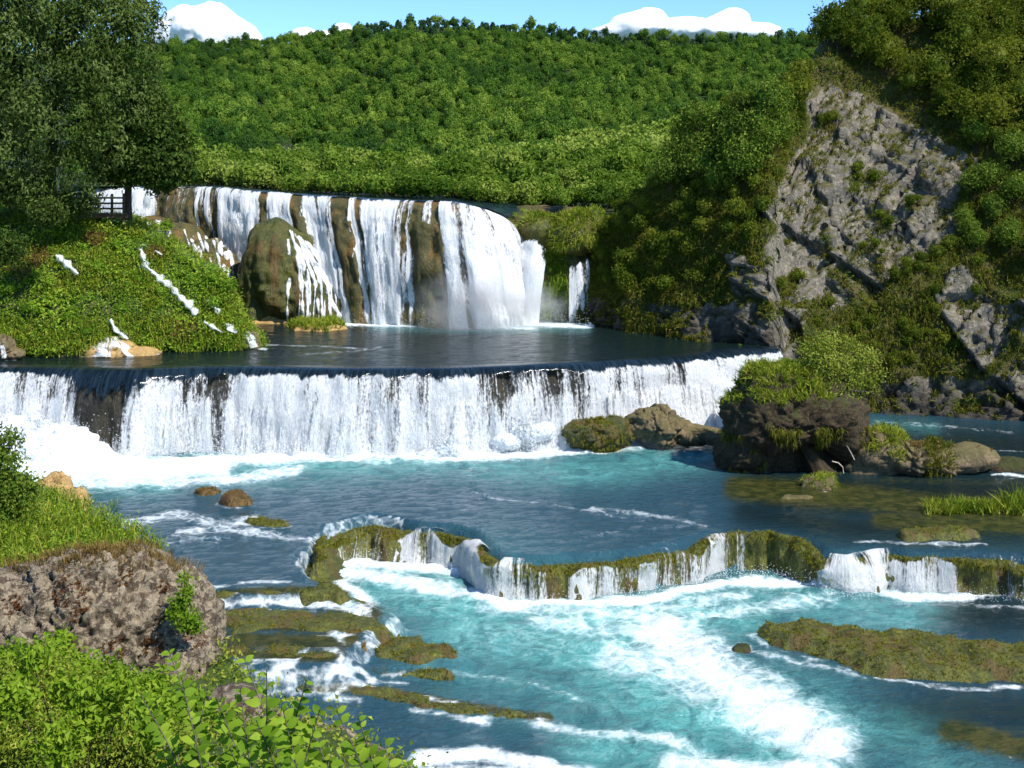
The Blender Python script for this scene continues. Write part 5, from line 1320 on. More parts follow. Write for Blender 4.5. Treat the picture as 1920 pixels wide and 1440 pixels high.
# ---- big trees on the left
def multi_crown(lobes, n, size, aspect, seed, jit=0.7, droop=0.0, shell=0.45, spray=0.35, per=9):
    """lobes: (centre, radius) in the world; leaves gathered in sprays on the lobes' shells"""
    r = np.random.default_rng(seed)
    w = np.array([l[1] ** 2 for l in lobes]); w = w / w.sum()
    m = n // per
    k = r.choice(len(lobes), m, p=w)
    C = np.array([l[0] for l in lobes])[k]; R = np.array([l[1] for l in lobes])[k]
    d = unit(r.normal(size=(m, 3)) + np.array([0, -0.35, 0.1]))
    S = C + d * (R * (1 - shell * r.random(m) ** 1.3))[:, None]
    C2 = np.repeat(S, per, 0) + r.normal(size=(m * per, 3)) * spray * np.array([1, 1, 0.8]) + np.array([0, 0, -droop * spray]) * r.random((m * per, 1)) * 2
    Nn = unit(np.repeat(d, per, 0) + jit * r.normal(size=(m * per, 3)) + np.array([0, 0, 0.3]))
    V, F, t = cards(C2, Nn, size * r.uniform(0.6, 1.4, m * per), aspect, r, droop)
    tt = 0.4 * t + 0.6 * np.repeat(np.repeat(r.random(m), per), 4)
    return V, F, tt
def mlobe(px, py, Y, rp): return (P(px, py, Y), px2m(rp, Y))
wt = thing('willow_tree', 'big dark willow filling the upper left corner', 'tree', tuple(P(90, 395, 108)))
wl_ = [mlobe(60, 110, 104, 115), mlobe(190, 60, 104, 105), mlobe(250, 90, 103, 62), mlobe(110, 230, 102, 100), mlobe(215, 180, 102, 78), mlobe(20, 290, 102, 90), mlobe(140, 320, 103, 62), mlobe(90, -50, 106, 150), mlobe(230, -30, 106, 70), mlobe(-80, 200, 105, 150), mlobe(-60, 40, 107, 140), mlobe(272, 30, 104, 38), mlobe(205, 265, 101, 48), mlobe(60, 345, 101, 45), mlobe(-60, 340, 101, 60), mlobe(285, 140, 103.5, 28), mlobe(20, 20, 103, 70), mlobe(140, -20, 103, 80), mlobe(150, 140, 101, 60), mlobe(60, 190, 101, 60), mlobe(100, 30, 102, 70), mlobe(200, 20, 102.5, 60), mlobe(40, 70, 102, 60), mlobe(250, 40, 103, 45), mlobe(170, 95, 102, 60), mlobe(-20, 120, 102, 70)]
wl_ = [((c_ * np.array([1.085, 1.085, 1.0]) + np.array([0, 0, (c_[2] - HC) * 0.085])), r__ * 1.085) for c_, r__ in wl_]
V, F, t = multi_crown(wl_, 54000, 0.56, 0.30, 501, 0.5, 0.5, 0.42, 0.45, 14)
part('crown', V, F, M['willow'], wt, {'tint': t}, False)
L = [(P([95, 92, 100, 108, 100], [400, 330, 240, 120, -40], 117), [.75, .6, .45, .32, .15], 9)]
for pts in ([(96, 300), (60, 285), (20, 262), (-30, 240)], [(100, 250), (150, 225), (205, 210), (240, 190)], [(104, 180), (60, 130), (10, 110)], [(106, 130), (160, 100), (220, 70)], [(104, 90), (60, 30), (30, -20)], [(105, 95), (110, 90), (40, 20), (0, 28)]):
    L.append((P([a for a, b in pts], [b for a, b in pts], 114), np.linspace(.26, .06, len(pts)), 6))
V, F = tubes(L); part('trunk', V, F, M['bark'], wt)
bt = thing('broadleaf_tree', 'dense dark broadleaf tree with a bare straight trunk beside the boardwalk', 'tree', tuple(P(240, 408, 117)))
bl_ = [mlobe(280, 250, 116, 62), mlobe(300, 300, 116, 58), mlobe(250, 290, 115.5, 60), mlobe(320, 260, 116.5, 40), mlobe(270, 200, 117, 50), mlobe(215, 300, 116, 46), mlobe(305, 335, 116, 26), mlobe(340, 300, 116, 26)]
V, F, t = multi_crown(bl_, 17000, 0.42, 0.62, 511, 0.6, 0.2, 0.5, 0.4, 8)
part('crown', V, F, M['darkleaf'], bt, {'tint': t}, False)
V, F = tubes([(P([240, 240, 241, 246, 262], [412, 380, 340, 300, 240], 117), [.40, .34, .31, .28, .14], 10), (P([241, 270, 310], [335, 310, 280], 117), [.2, .14, .06], 6), (P([241, 220, 200], [330, 305, 290], 117), [.18, .12, .05], 6)])
part('trunk', V, F, M['bark'], bt)
# shrubs under the willow
for i, (x, y, Y, rp, lb) in enumerate(((150, 375, 112, 30, 'olive bush behind the boardwalk under the willow'), (30, 345, 112, 40, 'dark bush at the far left end of the boardwalk'), (90, 395, 106, 26, 'dark leafy bush in front of the boardwalk'), (8, 460, 103, 34, 'dark leafy bush at the left edge of the green bank'))):
    sh = thing('shrub', lb, 'shrub', tuple(P(x, y + rp, Y)))
    V, F, t = multi_crown([mlobe(x, y, Y, rp), mlobe(x + rp * .6, y + rp * .3, Y, rp * .6), mlobe(x - rp * .5, y + rp * .25, Y, rp * .6)], 1500, 0.34, 0.5, 520 + i, 0.7, 0.2, 0.5, 0.3, 8)
    part('foliage', V, F, M['willow' if i < 3 else 'darkleaf'], sh, {'tint': t}, False)
    V, F = tubes([(P([x, x + 2, x - 3], [y + rp + 4, y + rp * .3, y - rp * .3], Y), [.12, .09, .03], 6), (P([x, x + rp * .5], [y + rp, y], Y), [.08, .03], 5)])
    part('stem', V, F, M['bark'], sh)

# ---- left bank cover
bm_ = bpy.data.objects['left_bank'].data
bV, bN = surf(bm_); bpx, bpy_ = proj(bV)
okb = np.where((bpx > -260) & (bpx < 495) & (bV[:, 2] > 0.1))[0]
sel = rng.choice(okb, 7600)
jitp = bV[sel] + rng.normal(size=(len(sel), 3)) * 0.2
k = 8
C = np.repeat(jitp, k, 0) + rng.normal(size=(len(sel) * k, 3)) * np.array([.3, .3, .2]) + np.repeat(bN[sel], k, 0) * rng.random((len(sel) * k, 1)) * 0.55
big = n2(C[:, 0] * .25, C[:, 2] * .25, 3, 77)
Nn = unit(np.repeat(bN[sel], k, 0) * 0.8 + np.array([0.1, -0.2, .7]) + 0.6 * rng.normal(size=C.shape))
V, F, t = cards(C, Nn, np.where(big > 0.0, 0.28, 0.19) * rng.uniform(.6, 1.4, len(C)), 0.6)
tag(link('bank_herbs', raw_mesh('bank_herbs', V, F, [M['herb']], {'tint': t}, False)), 'lush green herbs covering the left bank', kind='stuff')
sel = rng.choice(okb[(n2(bV[okb, 0] * .3, bV[okb, 2] * .3, 3, 78) > 0.0) | (bV[okb, 2] < 3)], 3000)
V, F, t = tufts(bV[sel] + bN[sel] * .15, bN[sel], 9, 0.85, 0.035, 0.5, 0.7, up=0.3)
tag(link('bank_grass', raw_mesh('bank_grass', V, F, [M['grass']], {'tint': t})), 'long grass hanging over the left bank', kind='stuff')
for (ax, ay, ar) in ((40, 500, 34), (70, 480, 26), (345, 620, 30), (180, 455, 18), (290, 480, 14)):
    cc = okb[np.hypot(bpx[okb] - ax, (bpy_[okb] - ay) * 1.4) < ar]
    if len(cc) < 3: continue
    sel = rng.choice(cc, 110)
    V, F, t = tufts(bV[sel] + bN[sel] * .35, bN[sel], 9, 0.6, 0.035, 0.7, 0.7, up=0.3)
    tag(link('dry_grass', raw_mesh('dry_grass', V, F, [M['drygrass']], {'tint': t})), 'patch of dry brown grass on the left bank', kind='stuff')
BSP = [tree_proto(540 + i, 420, 0.20, M['herb'], M['bark'], 8, core_r=0.5, jit=0.6, r0=0.03) for i in range(3)]
_bs = np.random.default_rng(5)
BSL = [(int(_bs.uniform(-40, 430)), int(_bs.uniform(470, 640)), float(_bs.uniform(.45, .85))) for _ in range(34)]
for i, (x, y, s) in enumerate(((180, 520, 1.2), (300, 560, 1.0), (405, 590, 1.4), (425, 560, 1.3), (60, 600, 1.3), (130, 610, 1.1), (230, 590, .9), (20, 560, 1.1), (330, 615, .9), (90, 540, .9), (400, 540, 1.1), (325, 425, 1.2), (215, 470, .8))):
    j = okb[np.argmin(np.hypot(bpx[okb] - x, bpy_[okb] - y))]
    plant_tree('bank_shrub', BSP[i % 3], bV[j] - np.array([0, 0, .3]), s, 'rounded green shrub among the herbs on the left bank, %s from the left' % nth(sorted((180, 300, 405, 425, 60, 130, 230, 20, 330, 90, 400, 325, 215)).index(x)), 'shrub', 'shrubs on the left bank', i * 1.3, .8)
for i, (x, y, s) in enumerate(sorted(BSL)):
    j = okb[np.argmin(np.hypot(bpx[okb] - x, bpy_[okb] - y))]
    plant_tree('bank_shrub', BSP[i % 3], bV[j] - np.array([0, 0, .35 * s]), s, 'small low shrub in the green bank, %s from the left' % nth(i), 'shrub', 'small low shrubs on the left bank', i * 1.7, .8)
# brown dry patch and waterside tufa
bbv = bvh_of(BV, BF)
for i, (ln, w, lb) in enumerate([([(262, 462), (268, 480), (275, 500), (300, 522), (330, 548), (352, 572), (368, 590)], [.35, .4, .45, .5, .6, .6, .4], 'long white trickle winding down the green bank'),
                                 ([(266, 458), (285, 466), (304, 478)], [.15, .2, .15], 'short branch at the head of the long trickle'), ([(388, 562), (412, 590), (436, 620), (462, 630)], [.35, .5, .6, .5], 'white rivulet tumbling to the point of the bank'),
                                 ([(104, 478), (122, 492), (146, 514)], [.3, .55, .2], 'short white trickle on the left half of the bank'), ([(376, 598), (396, 612), (418, 624)], [.2, .3, .2], 'small white trickle above the point of the bank'), ([(207, 598), (215, 618), (240, 636)], [.2, .35, .3], 'thin wet trickle above the waterside tufa apron')]):
    V, F, at = ribbon(bbv, ln, w, 0.95, i + 33, 0.3, solid=0.8)
    put('trickle', V, F, M['trickle'], lb, 'stream', None, at)
def apron(lobes, o, seed, label, lines, mat='ochre'):
    V, F = star_rock(o, lobes, 80, 54, seed, 0.3, 1.0, 0.3, 0.9)
    t = thing('tufa_apron', label, 'rock', tuple(np.array([o[0], o[1], -0.2])))
    part('apron_rock', V, F, M[mat], t)
    bv = bvh_of(V, F)
    for i, (ln, w) in enumerate(lines):
        try: V, F, at = ribbon(bv, ln, w, 0.1, seed + i)
        except Exception: continue
        if len(F): part('water_strand', V, F, M['trickle'], t, at)
apron([lob(205, 664, 107.9, 2.6, 1.9, 1.35), lob(268, 667, 108, 1.6, 1.5, .8)], P(215, 660, 107.6), 611, 'ochre tufa apron with a white veil at the foot of the green bank', [([(205, 630), (206, 645), (206, 669)], [1.5, 2.0, 2.3])])
apron([lob(462, 640, 111.8, 1.3, 1.2, 1.1), lob(445, 632, 112.3, 1.4, 1.2, 1.2)], P(455, 640, 112), 613, 'small brown tufa point with white veils at the tip of the green bank', [([(462, 622), (470, 634), (475, 652)], [.4, .5, .5]), ([(446, 630), (450, 640), (452, 653)], [.2, .25, .3])], 'tanrock')
apron([lob(8, 650, 105, 1.0, 1, 1.1), lob(30, 662, 105, .8, .8, .6)], P(12, 655, 105), 615, 'dark tufa knob with a veil of water at the left edge of the pool', [([(0, 642), (6, 655), (8, 672)], [.4, .4, .4])], 'tanrock')

# ---- cliff cover
okc = np.zeros(CPX.shape, bool); okc[:, 4:nr + 5] = True
flat = np.where((okc & (CROCK < 0.45) & (CPX < 2150)).ravel())[0]
CVf = CV.reshape(-1, 3); cN = surf(bpy.data.objects['cliff'].data)[1]; cx_, cy_ = CPX.ravel(), CPY.ravel()
wgt = np.where(cy_[flat] > 250, 1.0, 0.5); wgt = wgt / wgt.sum()
sel = rng.choice(flat, 11500, p=wgt)
V, F, t = tufts(CVf[sel] + cN[sel] * 0.1, cN[sel], 6, 0.66, 0.036, 0.6, 0.8, up=0.25)
tag(link('cliff_grass', raw_mesh('cliff_grass', V, F, [M['cliffgrass']], {'tint': t})), 'long olive grass hanging on the right cliff', kind='stuff')
rk_i = np.where((okc & (CROCK > 0.5) & (CPX < 2150)).ravel())[0]
rk_i = rk_i[(cN[rk_i, 2] > 0.32) & (n2(cx_[rk_i] / 40, cy_[rk_i] / 40, 3, 12) > -0.05)]
sel = rng.choice(rk_i, 1500)
V, F, t = tufts(CVf[sel], cN[sel], 7, 0.6, 0.04, 0.6, 0.7, up=0.2)
tag(link('cliff_grass', raw_mesh('cliff_grass', V, F, [M['cliffgrass']], {'tint': t})), 'tufts of grass in the cracks of the bare cliff rock', kind='stuff')
sel = rng.choice(flat, 3600)
k = 9
C = np.repeat(CVf[sel], k, 0) + rng.normal(size=(len(sel) * k, 3)) * 0.4
V, F, t = cards(C, unit(np.repeat(cN[sel], k, 0) + 0.6 * rng.normal(size=C.shape) + np.array([0, 0, .4])), 0.3 * rng.uniform(.6, 1.4, len(C)), 0.6)
tag(link('cliff_herbs', raw_mesh('cliff_herbs', V, F, [M['cliffleaf']], {'tint': t}, False)), 'low leafy herbs between the shrubs on the right cliff', kind='stuff')
SHP = [tree_proto(560 + i, 460, 0.19, M['cliffleaf'], M['bark'], 9, core_r=0.45, jit=0.65, r0=0.03) for i in range(5)]
CTP = [tree_proto(580 + i, 1500, 0.115, M['cliffleaf'], M['bark'], 14, core_r=0.42, jit=0.65, r0=0.045, sub=150) for i in range(5)]
CDP = [tree_proto(600 + i, 1500, 0.12, M['shrub'], M['bark'], 14, core_r=0.45, jit=0.6, r0=0.045) for i in range(3)]
def on_cliff(poly, n, smin, smax, protos, name, label, group, seed, cat, sink=0.35):
    r = np.random.default_rng(seed)
    c = flat[inpoly(cx_[flat], cy_[flat], poly)]
    if not len(c): return
    c = r.choice(c, min(n, len(c)), replace=False)
    c = c[np.argsort(cx_[c])]
    for i, j in enumerate(c):
        s = r.uniform(smin, smax)
        plant_tree(name, protos[i % len(protos)], CVf[j] - np.array([0, 0, sink * s]), s, '%s, %s from the left' % (label, nth(i)), cat, group, r.random() * 6.28, r.uniform(.85, 1.2))
on_cliff([(1500, -80), (2150, -200), (2150, 260), (1830, 290), (1700, 210), (1600, 140), (1500, 120)], 130, 1.8, 3.4, CTP, 'cliff_tree', 'leafy tree in the wood on top of the right cliff', 'trees on top of the right cliff', 1, 'tree')
on_cliff([(1225, 240), (1290, 190), (1420, 200), (1480, 240), (1400, 380), (1250, 370)], 36, 1.5, 2.8, CDP, 'cliff_tree', 'dark green tree on the shoulder left of the bare cliff rock', 'dark trees on the cliff shoulder', 2, 'tree')
on_cliff([(1120, 400), (1240, 330), (1500, 330), (1430, 480), (1300, 560), (1110, 590)], 75, 0.7, 1.6, SHP, 'cliff_shrub', 'olive shrub on the slope between upper falls and bare cliff rock', 'shrubs left of the bare cliff rock', 3, 'shrub')
on_cliff([(1500, 230), (1300, 240), (1400, 150), (1520, 140)], 22, 1.0, 2.2, SHP, 'cliff_shrub', 'shrub along the upper left edge of the cliff', 'shrubs on the upper cliff edge', 4, 'shrub')
on_cliff([(1820, 280), (2150, 250), (2150, 500), (1830, 520), (1800, 420)], 40, 0.9, 2.2, CDP, 'cliff_shrub', 'dark round bush on the right edge of the cliff', 'dark bushes at the right edge of the cliff', 5, 'shrub')
on_cliff([(1500, 480), (1800, 470), (1900, 560), (1760, 700), (1540, 700), (1440, 560)], 45, 0.4, 1.0, SHP, 'cliff_shrub', 'small shrub in the grass below the bare cliff rock', 'small shrubs below the bare cliff rock', 6, 'shrub')
on_cliff([(1500, 160), (1830, 290), (1800, 480), (1640, 560), (1430, 410)], 40, 0.4, 1.1, SHP, 'cliff_shrub', 'small shrub rooted in the bare cliff rock', 'small shrubs on the bare cliff rock', 7, 'shrub')
on_cliff([(2150, -200), (2700, -250), (2700, 600), (2150, 560)], 40, 1.5, 3.5, CDP, 'cliff_tree', 'dark tree on the cliff past the right edge', 'trees on the cliff past the right edge', 8, 'tree')
# cap over the right end of the falls
sel = rng.integers(0, len(cap_v), 700); nn = unit(cap_v[sel] - P(1085, 445, 133.5)); ok = nn[:, 2] > -0.35
V, F, t = tufts(cap_v[sel][ok], nn[ok], 10, 0.9, 0.035, 0.5, 0.8, up=0.2)
part('grass', V, F, M['grass'], ms, {'tint': t}, True, 'stuff')
hv = me_h[0]; sel = rng.integers(0, len(hv), 380); nn = unit(hv[sel] - P(1012, 430, 134)); ok = nn[:, 2] > 0.1
V, F, t = tufts(hv[sel][ok], nn[ok], 9, 0.7, 0.03, 0.5, 0.6, up=0.3)
part('grass', V, F, M['grass'], ms, {'tint': t}, True, 'stuff')

# ---- bush on the island
ib = thing('island_bush', 'light green feathery bush on top of the rock island', 'bush', tuple(P(1545, 745, 93)))
V, F, t = multi_crown([mlobe(1550, 690, 92.5, 42), mlobe(1595, 692, 92.5, 38), mlobe(1518, 655, 92.8, 22), mlobe(1550, 640, 92.8, 22), mlobe(1590, 650, 92.8, 20), mlobe(1625, 668, 92.5, 22), mlobe(1580, 735, 92.3, 28), mlobe(1630, 720, 92.3, 18), mlobe(1530, 715, 92.5, 26), mlobe(1648, 700, 92.3, 12)], 6200, 0.24, 0.36, 541, 0.8, 0.1, 0.6, 0.30, 10)
part('foliage', V, F, M['islandleaf'], ib, {'tint': t}, False)
L = [(P([1545, 1550 + 10 * math.sin(i), 1500 + i * 18], [755, 710, 650 + 8 * math.cos(i * 2)], 93), [.09, .06, .02], 5) for i in range(8)] + [(P([1560, 1620, 1665], [730, 690, 660], 92.5), [.06, .04, .015], 5), (P([1570, 1630, 1655], [730, 735, 745], 92.2), [.06, .04, .015], 5)]
V, F = tubes(L); part('stem', V, F, M['greybark'], ib)
# ------------------------------------------------------------------ near bank plants
nV, nN = surf(bpy.data.objects['near_bank'].data); npx, npy = proj(nV)
okn = np.where((npx > -200) & (npx < 300) & (npy > 930) & (npy < 1075) & (nV[:, 1] > 40))[0]
sel = rng.choice(okn, 2000)
V, F, t = tufts(nV[sel] + rng.normal(size=(len(sel), 3)) * .25, np.tile([0, 0, 1.0], (len(sel), 1)), 9, 0.75, 0.022, 0.45, 0.35)
tag(link('shore_grass', raw_mesh('shore_grass', V, F, [M['grass']], {'tint': t})), 'bright grass on the shore behind the limestone boulder', kind='stuff')
sel = rng.choice(okn, 1300); k = 10
C = np.repeat(nV[sel], k, 0) + rng.normal(size=(len(sel) * k, 3)) * .28 + np.array([0, 0, .3])
V, F, t = cards(C, unit(rng.normal(size=C.shape) + np.array([0.2, -.2, 1.0])), 0.17 * rng.uniform(.6, 1.4, len(C)), 0.55)
tag(link('shore_herbs', raw_mesh('shore_herbs', V, F, [M['herb']], {'tint': t}, False)), 'leafy herbs on the shore behind the limestone boulder', kind='stuff')
okn2 = np.where((npx > -300) & (npx < 800) & (npy > 1180) & (npy < 1800) & (nV[:, 1] > 7))[0]
sel = rng.choice(okn2, 3000); k = 9
D = nV[sel][:, 1:2]
C = np.repeat(nV[sel], k, 0) + rng.normal(size=(len(sel) * k, 3)) * np.repeat(np.clip(D * 0.008, .05, .3), k, 0)
V, F, t = cards(C, unit(rng.normal(size=C.shape) + np.array([0.2, -.2, 1.0])), np.repeat(np.clip(D[:, 0] * .0042, .04, .16), k) * rng.uniform(.6, 1.4, len(C)), 0.6)
tag(link('ground_cover', raw_mesh('ground_cover', V, F, [M['nearbush']], {'tint': t}, False)), 'low green growth on the slope below the viewpoint', kind='stuff')

def bush(name, label, lobes, n, size, asp, seed, mat, foot, stems, spray, per=9, jit=0.8):
    b = thing(name, label, 'bush', tuple(foot))
    V, F, t = multi_crown(lobes, n, size, asp, seed, jit, 0.1, 0.6, spray, per)
    part('foliage', V, F, M[mat], b, {'tint': t}, False)
    V, F = tubes([(np.array([foot + (np.array(c) - foot) * q_ + np.array([0, 0, .06]) * math.sin(q_ * 3) for q_ in (0, .35, .7, 1.0)]), [stems, stems * .75, stems * .5, stems * .2], 5) for c, r_ in lobes])
    part('stem', V, F, M['bark'], b)
    return b
Yb = 63
bush('shore_bush', 'tall dark green bush at the left edge above the shore', [mlobe(5, 870, Yb, 38), mlobe(30, 930, Yb, 44), mlobe(-30, 840, Yb, 50), mlobe(40, 985, Yb, 40), mlobe(-20, 960, Yb, 60), mlobe(20, 820, Yb, 18), mlobe(52, 905, Yb, 22)], 9000, 0.2, 0.5, 701, 'shrub', P(0, 1040, Yb), 0.06, 0.22)
L = [(P([20, 35, 50, 62], [850, 838, 828, 822], Yb), [.04, .035, .03, .01], 5), (P([30, 52, 72], [905, 896, 880], Yb), [.04, .03, .01], 5)]
bush('near_bush', 'fine leaved green bush filling the lower left corner', [mlobe(40, 1330, 15, 95), mlobe(150, 1350, 15, 100), mlobe(250, 1400, 14.5, 90), mlobe(90, 1270, 15.5, 55), mlobe(-40, 1330, 15, 90), mlobe(60, 1430, 14, 110), mlobe(220, 1310, 15, 50), mlobe(320, 1430, 14, 70)], 30000, 0.055, 0.55, 703, 'nearbush', P(120, 1560, 15), 0.02, 0.07, 10)
bush('near_bush', 'yellow green bush with broader leaves in front of the fine leaved bush', [mlobe(180, 1330, 12, 45), mlobe(240, 1290, 12, 32), mlobe(130, 1290, 12.3, 30), mlobe(60, 1240, 12.5, 28), mlobe(20, 1310, 12, 40), mlobe(280, 1350, 11.5, 45), mlobe(110, 1400, 11.5, 40)], 2600, 0.075, 0.62, 709, 'nearleaf', P(150, 1560, 12), 0.012, 0.07, 8)
bush('climber', 'light green climber scrambling over the foot of the limestone boulder', [mlobe(90, 1240, 30, 42), mlobe(30, 1260, 30, 48), mlobe(150, 1265, 29, 40), mlobe(110, 1205, 31, 20), mlobe(205, 1280, 28, 36), mlobe(280, 1300, 27, 36), mlobe(350, 1320, 26, 32), mlobe(420, 1350, 25, 30)], 5200, 0.15, 0.65, 705, 'nearleaf', P(100, 1330, 29), 0.02, 0.16, 8)
bush('rock_sapling', 'yellow green sapling growing from the right flank of the limestone boulder', [mlobe(345, 1085, 46.3, 9), mlobe(348, 1110, 46.3, 13), mlobe(340, 1135, 46.2, 18), mlobe(352, 1160, 46, 20), mlobe(330, 1150, 46, 14), mlobe(365, 1175, 46, 12)], 1300, 0.15, 0.6, 707, 'nearleaf', P(352, 1190, 46.6), 0.03, 0.12, 8)

# saplings with large leaves: each leaf of its own
def leaf_mesh(seed):
    r = np.random.default_rng(seed)
    y = np.array([0, .12, .3, .55, .8, 1.0]); w = np.array([0.02, .2, .31, .30, .17, 0.0]) * r.uniform(.9, 1.15)
    curl = r.uniform(-.28, -.12)
    Vl, Fl = [], []
    for i in range(6):
        z = curl * y[i] ** 2
        Vl += [(-w[i], y[i], z + 0.25 * w[i]), (0, y[i], z), (w[i], y[i], z + 0.25 * w[i])]
    for i in range(5):
        a = i * 3; Fl += [[a, a + 1, a + 4, a + 3], [a + 1, a + 2, a + 5, a + 4]]
    return raw_mesh('leaf', np.array(Vl), np.array(Fl), [M['nearleaf']], {'tint': np.full(18, r.random())}, True)
LEAVES = [leaf_mesh(i) for i in range(6)]
from mathutils import Matrix
def sapling(label, Y, shoots, seed, leaf=0.105):
    r = np.random.default_rng(seed)
    base = P(np.mean([s[0][0] for s in shoots]), 1640, Y)
    t = thing('sapling', label, 'sapling', tuple(base))
    lines = []
    for sh in shoots:
        pts = np.array(sh, float); dY = Y + r.uniform(-.5, .5)
        c = np.stack([np.interp(np.linspace(0, 1, 14), np.linspace(0, 1, len(pts)), pts[:, k]) for k in (0, 1)], 1); c = smooth(c, 3)
        w = P(c[:, 0], c[:, 1], dY + np.linspace(0, r.uniform(-.4, .4), 14))
        lines.append((w, np.linspace(.009, .003, 14), 5))
        d = np.concatenate([[0], np.cumsum(np.linalg.norm(np.diff(w, axis=0), axis=1))])
        s_ = d[-1] * 0.18
        side = 1
        while s_ < d[-1]:
            p_ = np.array([np.interp(s_, d, w[:, k]) for k in range(3)]); q_ = np.array([np.interp(min(s_ + .03, d[-1]), d, w[:, k]) for k in range(3)])
            tan = q_ - p_ if np.linalg.norm(q_ - p_) > 1e-5 else np.array([0, 0, 1.0]); tan = tan / np.linalg.norm(tan)
            out = np.cross(tan, np.array([0, -0.75, 0.66])); out = out / (np.linalg.norm(out) + 1e-9)
            for sd in (1, -1):
                if r.random() < 0.12: continue
                yv = unit(out * sd + tan * 0.55 + r.normal(size=3) * .22)
                zv = unit(np.array([0.1, -0.6, 0.85]) + r.normal(size=3) * .32)
                xv = unit(np.cross(yv, zv)); zv = np.cross(xv, yv)
                size = leaf * r.uniform(.7, 1.2) * (1.0 - 0.45 * (s_ / d[-1]) ** 3)
                m = Matrix([[xv[0], yv[0], zv[0], 0], [xv[1], yv[1], zv[1], 0], [xv[2], yv[2], zv[2], 0], [0, 0, 0, 1]])
                o = link('leaf', LEAVES[int(r.integers(0, 6))], t)
                o.matrix_local = Matrix.Translation(Vector(p_ - base)) @ m @ Matrix.Scale(float(size), 4)
            s_ += leaf * r.uniform(.5, .75)
    V, F = tubes(lines); part('stem', V, F, M['greybark'], t)
    return t
sapling('leafy sapling with bright pointed shoots at the right end of the foreground plants', 8.6, [[(720, 1560), (680, 1440), (632, 1332)], [(760, 1560), (700, 1440), (672, 1345)], [(740, 1560), (735, 1470), (722, 1392)], [(660, 1560), (622, 1460), (590, 1375)], [(690, 1560), (655, 1470), (640, 1400)], [(800, 1560), (770, 1480), (765, 1430)], [(640, 1580), (585, 1480), (545, 1420)], [(700, 1580), (672, 1490), (668, 1420)], [(600, 1580), (600, 1490), (622, 1410)], [(740, 1580), (690, 1500), (690, 1445)]], 11, 0.115)
sapling('tall leafy sapling in the middle of the foreground plants', 8.8, [[(540, 1560), (520, 1400), (455, 1225)], [(560, 1560), (545, 1380), (575, 1275)], [(520, 1560), (500, 1400), (500, 1255)], [(500, 1560), (450, 1420), (405, 1310)], [(580, 1560), (565, 1450), (600, 1330)], [(540, 1560), (530, 1470), (480, 1350)], [(560, 1560), (560, 1450), (530, 1330)], [(520, 1580), (470, 1500), (430, 1400)], [(560, 1580), (530, 1460), (560, 1370)], [(500, 1580), (470, 1450), (450, 1290)], [(590, 1580), (575, 1500), (590, 1420)]], 12, 0.12)
sapling('leafy sapling at the left of the foreground plants in front of the boulder', 9.2, [[(400, 1560), (380, 1400), (315, 1215)], [(380, 1560), (360, 1420), (390, 1290)], [(360, 1560), (330, 1420), (262, 1300)], [(420, 1560), (400, 1450), (350, 1330)], [(430, 1560), (425, 1460), (440, 1360)], [(340, 1560), (320, 1450), (300, 1370)], [(380, 1580), (350, 1480), (330, 1400)], [(440, 1580), (400, 1480), (385, 1400)], [(410, 1580), (380, 1450), (340, 1270)]], 13, 0.115)

# ------------------------------------------------------------------ boardwalk and hut
bw = thing('boardwalk', 'weathered wooden boardwalk with railing under the willow', 'boardwalk', tuple(P(170, 410, 116)))
def bar(name, a, b, w, h, mat='wood'):
    V, F = boxmesh(a, b, w, h); part(name, V, F, M[mat], bw, None, False)
Yk = 115.5
for x in (-120, -50, 18, 74, 118, 155, 210, 232):
    yb = ip(x, [(-120, 392), (74, 392), (155, 412), (240, 418)]); yt = ip(x, [(-120, 352), (74, 352), (118, 360), (155, 366), (240, 362)])
    bar('post', P(x, yb + 4, Yk), P(x, yt, Yk), 0.2, 0.2)
for a, b in (((-130, 359), (112, 359)), ((-130, 370), (112, 371)), ((118, 371), (236, 371)), ((118, 382), (236, 381)), ((118, 391), (236, 391))):
    bar('rail', P(a[0], a[1], Yk - .12), P(b[0], b[1], Yk - .12), 0.06, 0.17)
bar('beam', P(110, 405, Yk - .1), P(240, 405, Yk - .1), 0.14, 0.35)
for i in range(24):
    x = 112 + i * 5.4
    bar('plank', P(x, 401, Yk - .3), P(x, 401, Yk + 2.2) * np.array([1, 1, 0]) + np.array([0, 0, P(x, 401, Yk - .3)[2]]), 0.24, 0.05)
hu = thing('wooden_hut', 'small wooden pavilion far behind the trunk of the broadleaf tree', 'hut', tuple(P(218, 345, 165)))
for nm, V, F, mt in [('floor',) + boxmesh(P(200, 342, 165), P(238, 342, 165), 3, .2) + ('wood',), ('roof',) + boxmesh(P(198, 322, 165), P(240, 322, 165), 3.4, .35) + ('rooftile',), ('railing',) + boxmesh(P(202, 335, 163.6), P(236, 335, 163.6), .1, .15) + ('wood',)] + [('post',) + boxmesh(P(x, 342, 163.7), P(x, 323, 163.7), .15, .15) + ('wood',) for x in (203, 214, 225, 236)]:
    part(nm, V, F, M[mt], hu, None, False)
gl = P([150, 260, 260, 150], [349, 349, 343, 343], [150, 150, 175, 175])
tag(link('meadow', raw_mesh('meadow', gl, [[0, 1, 2, 3]], [M['soil']])), 'strip of grass by the hut', kind='structure')

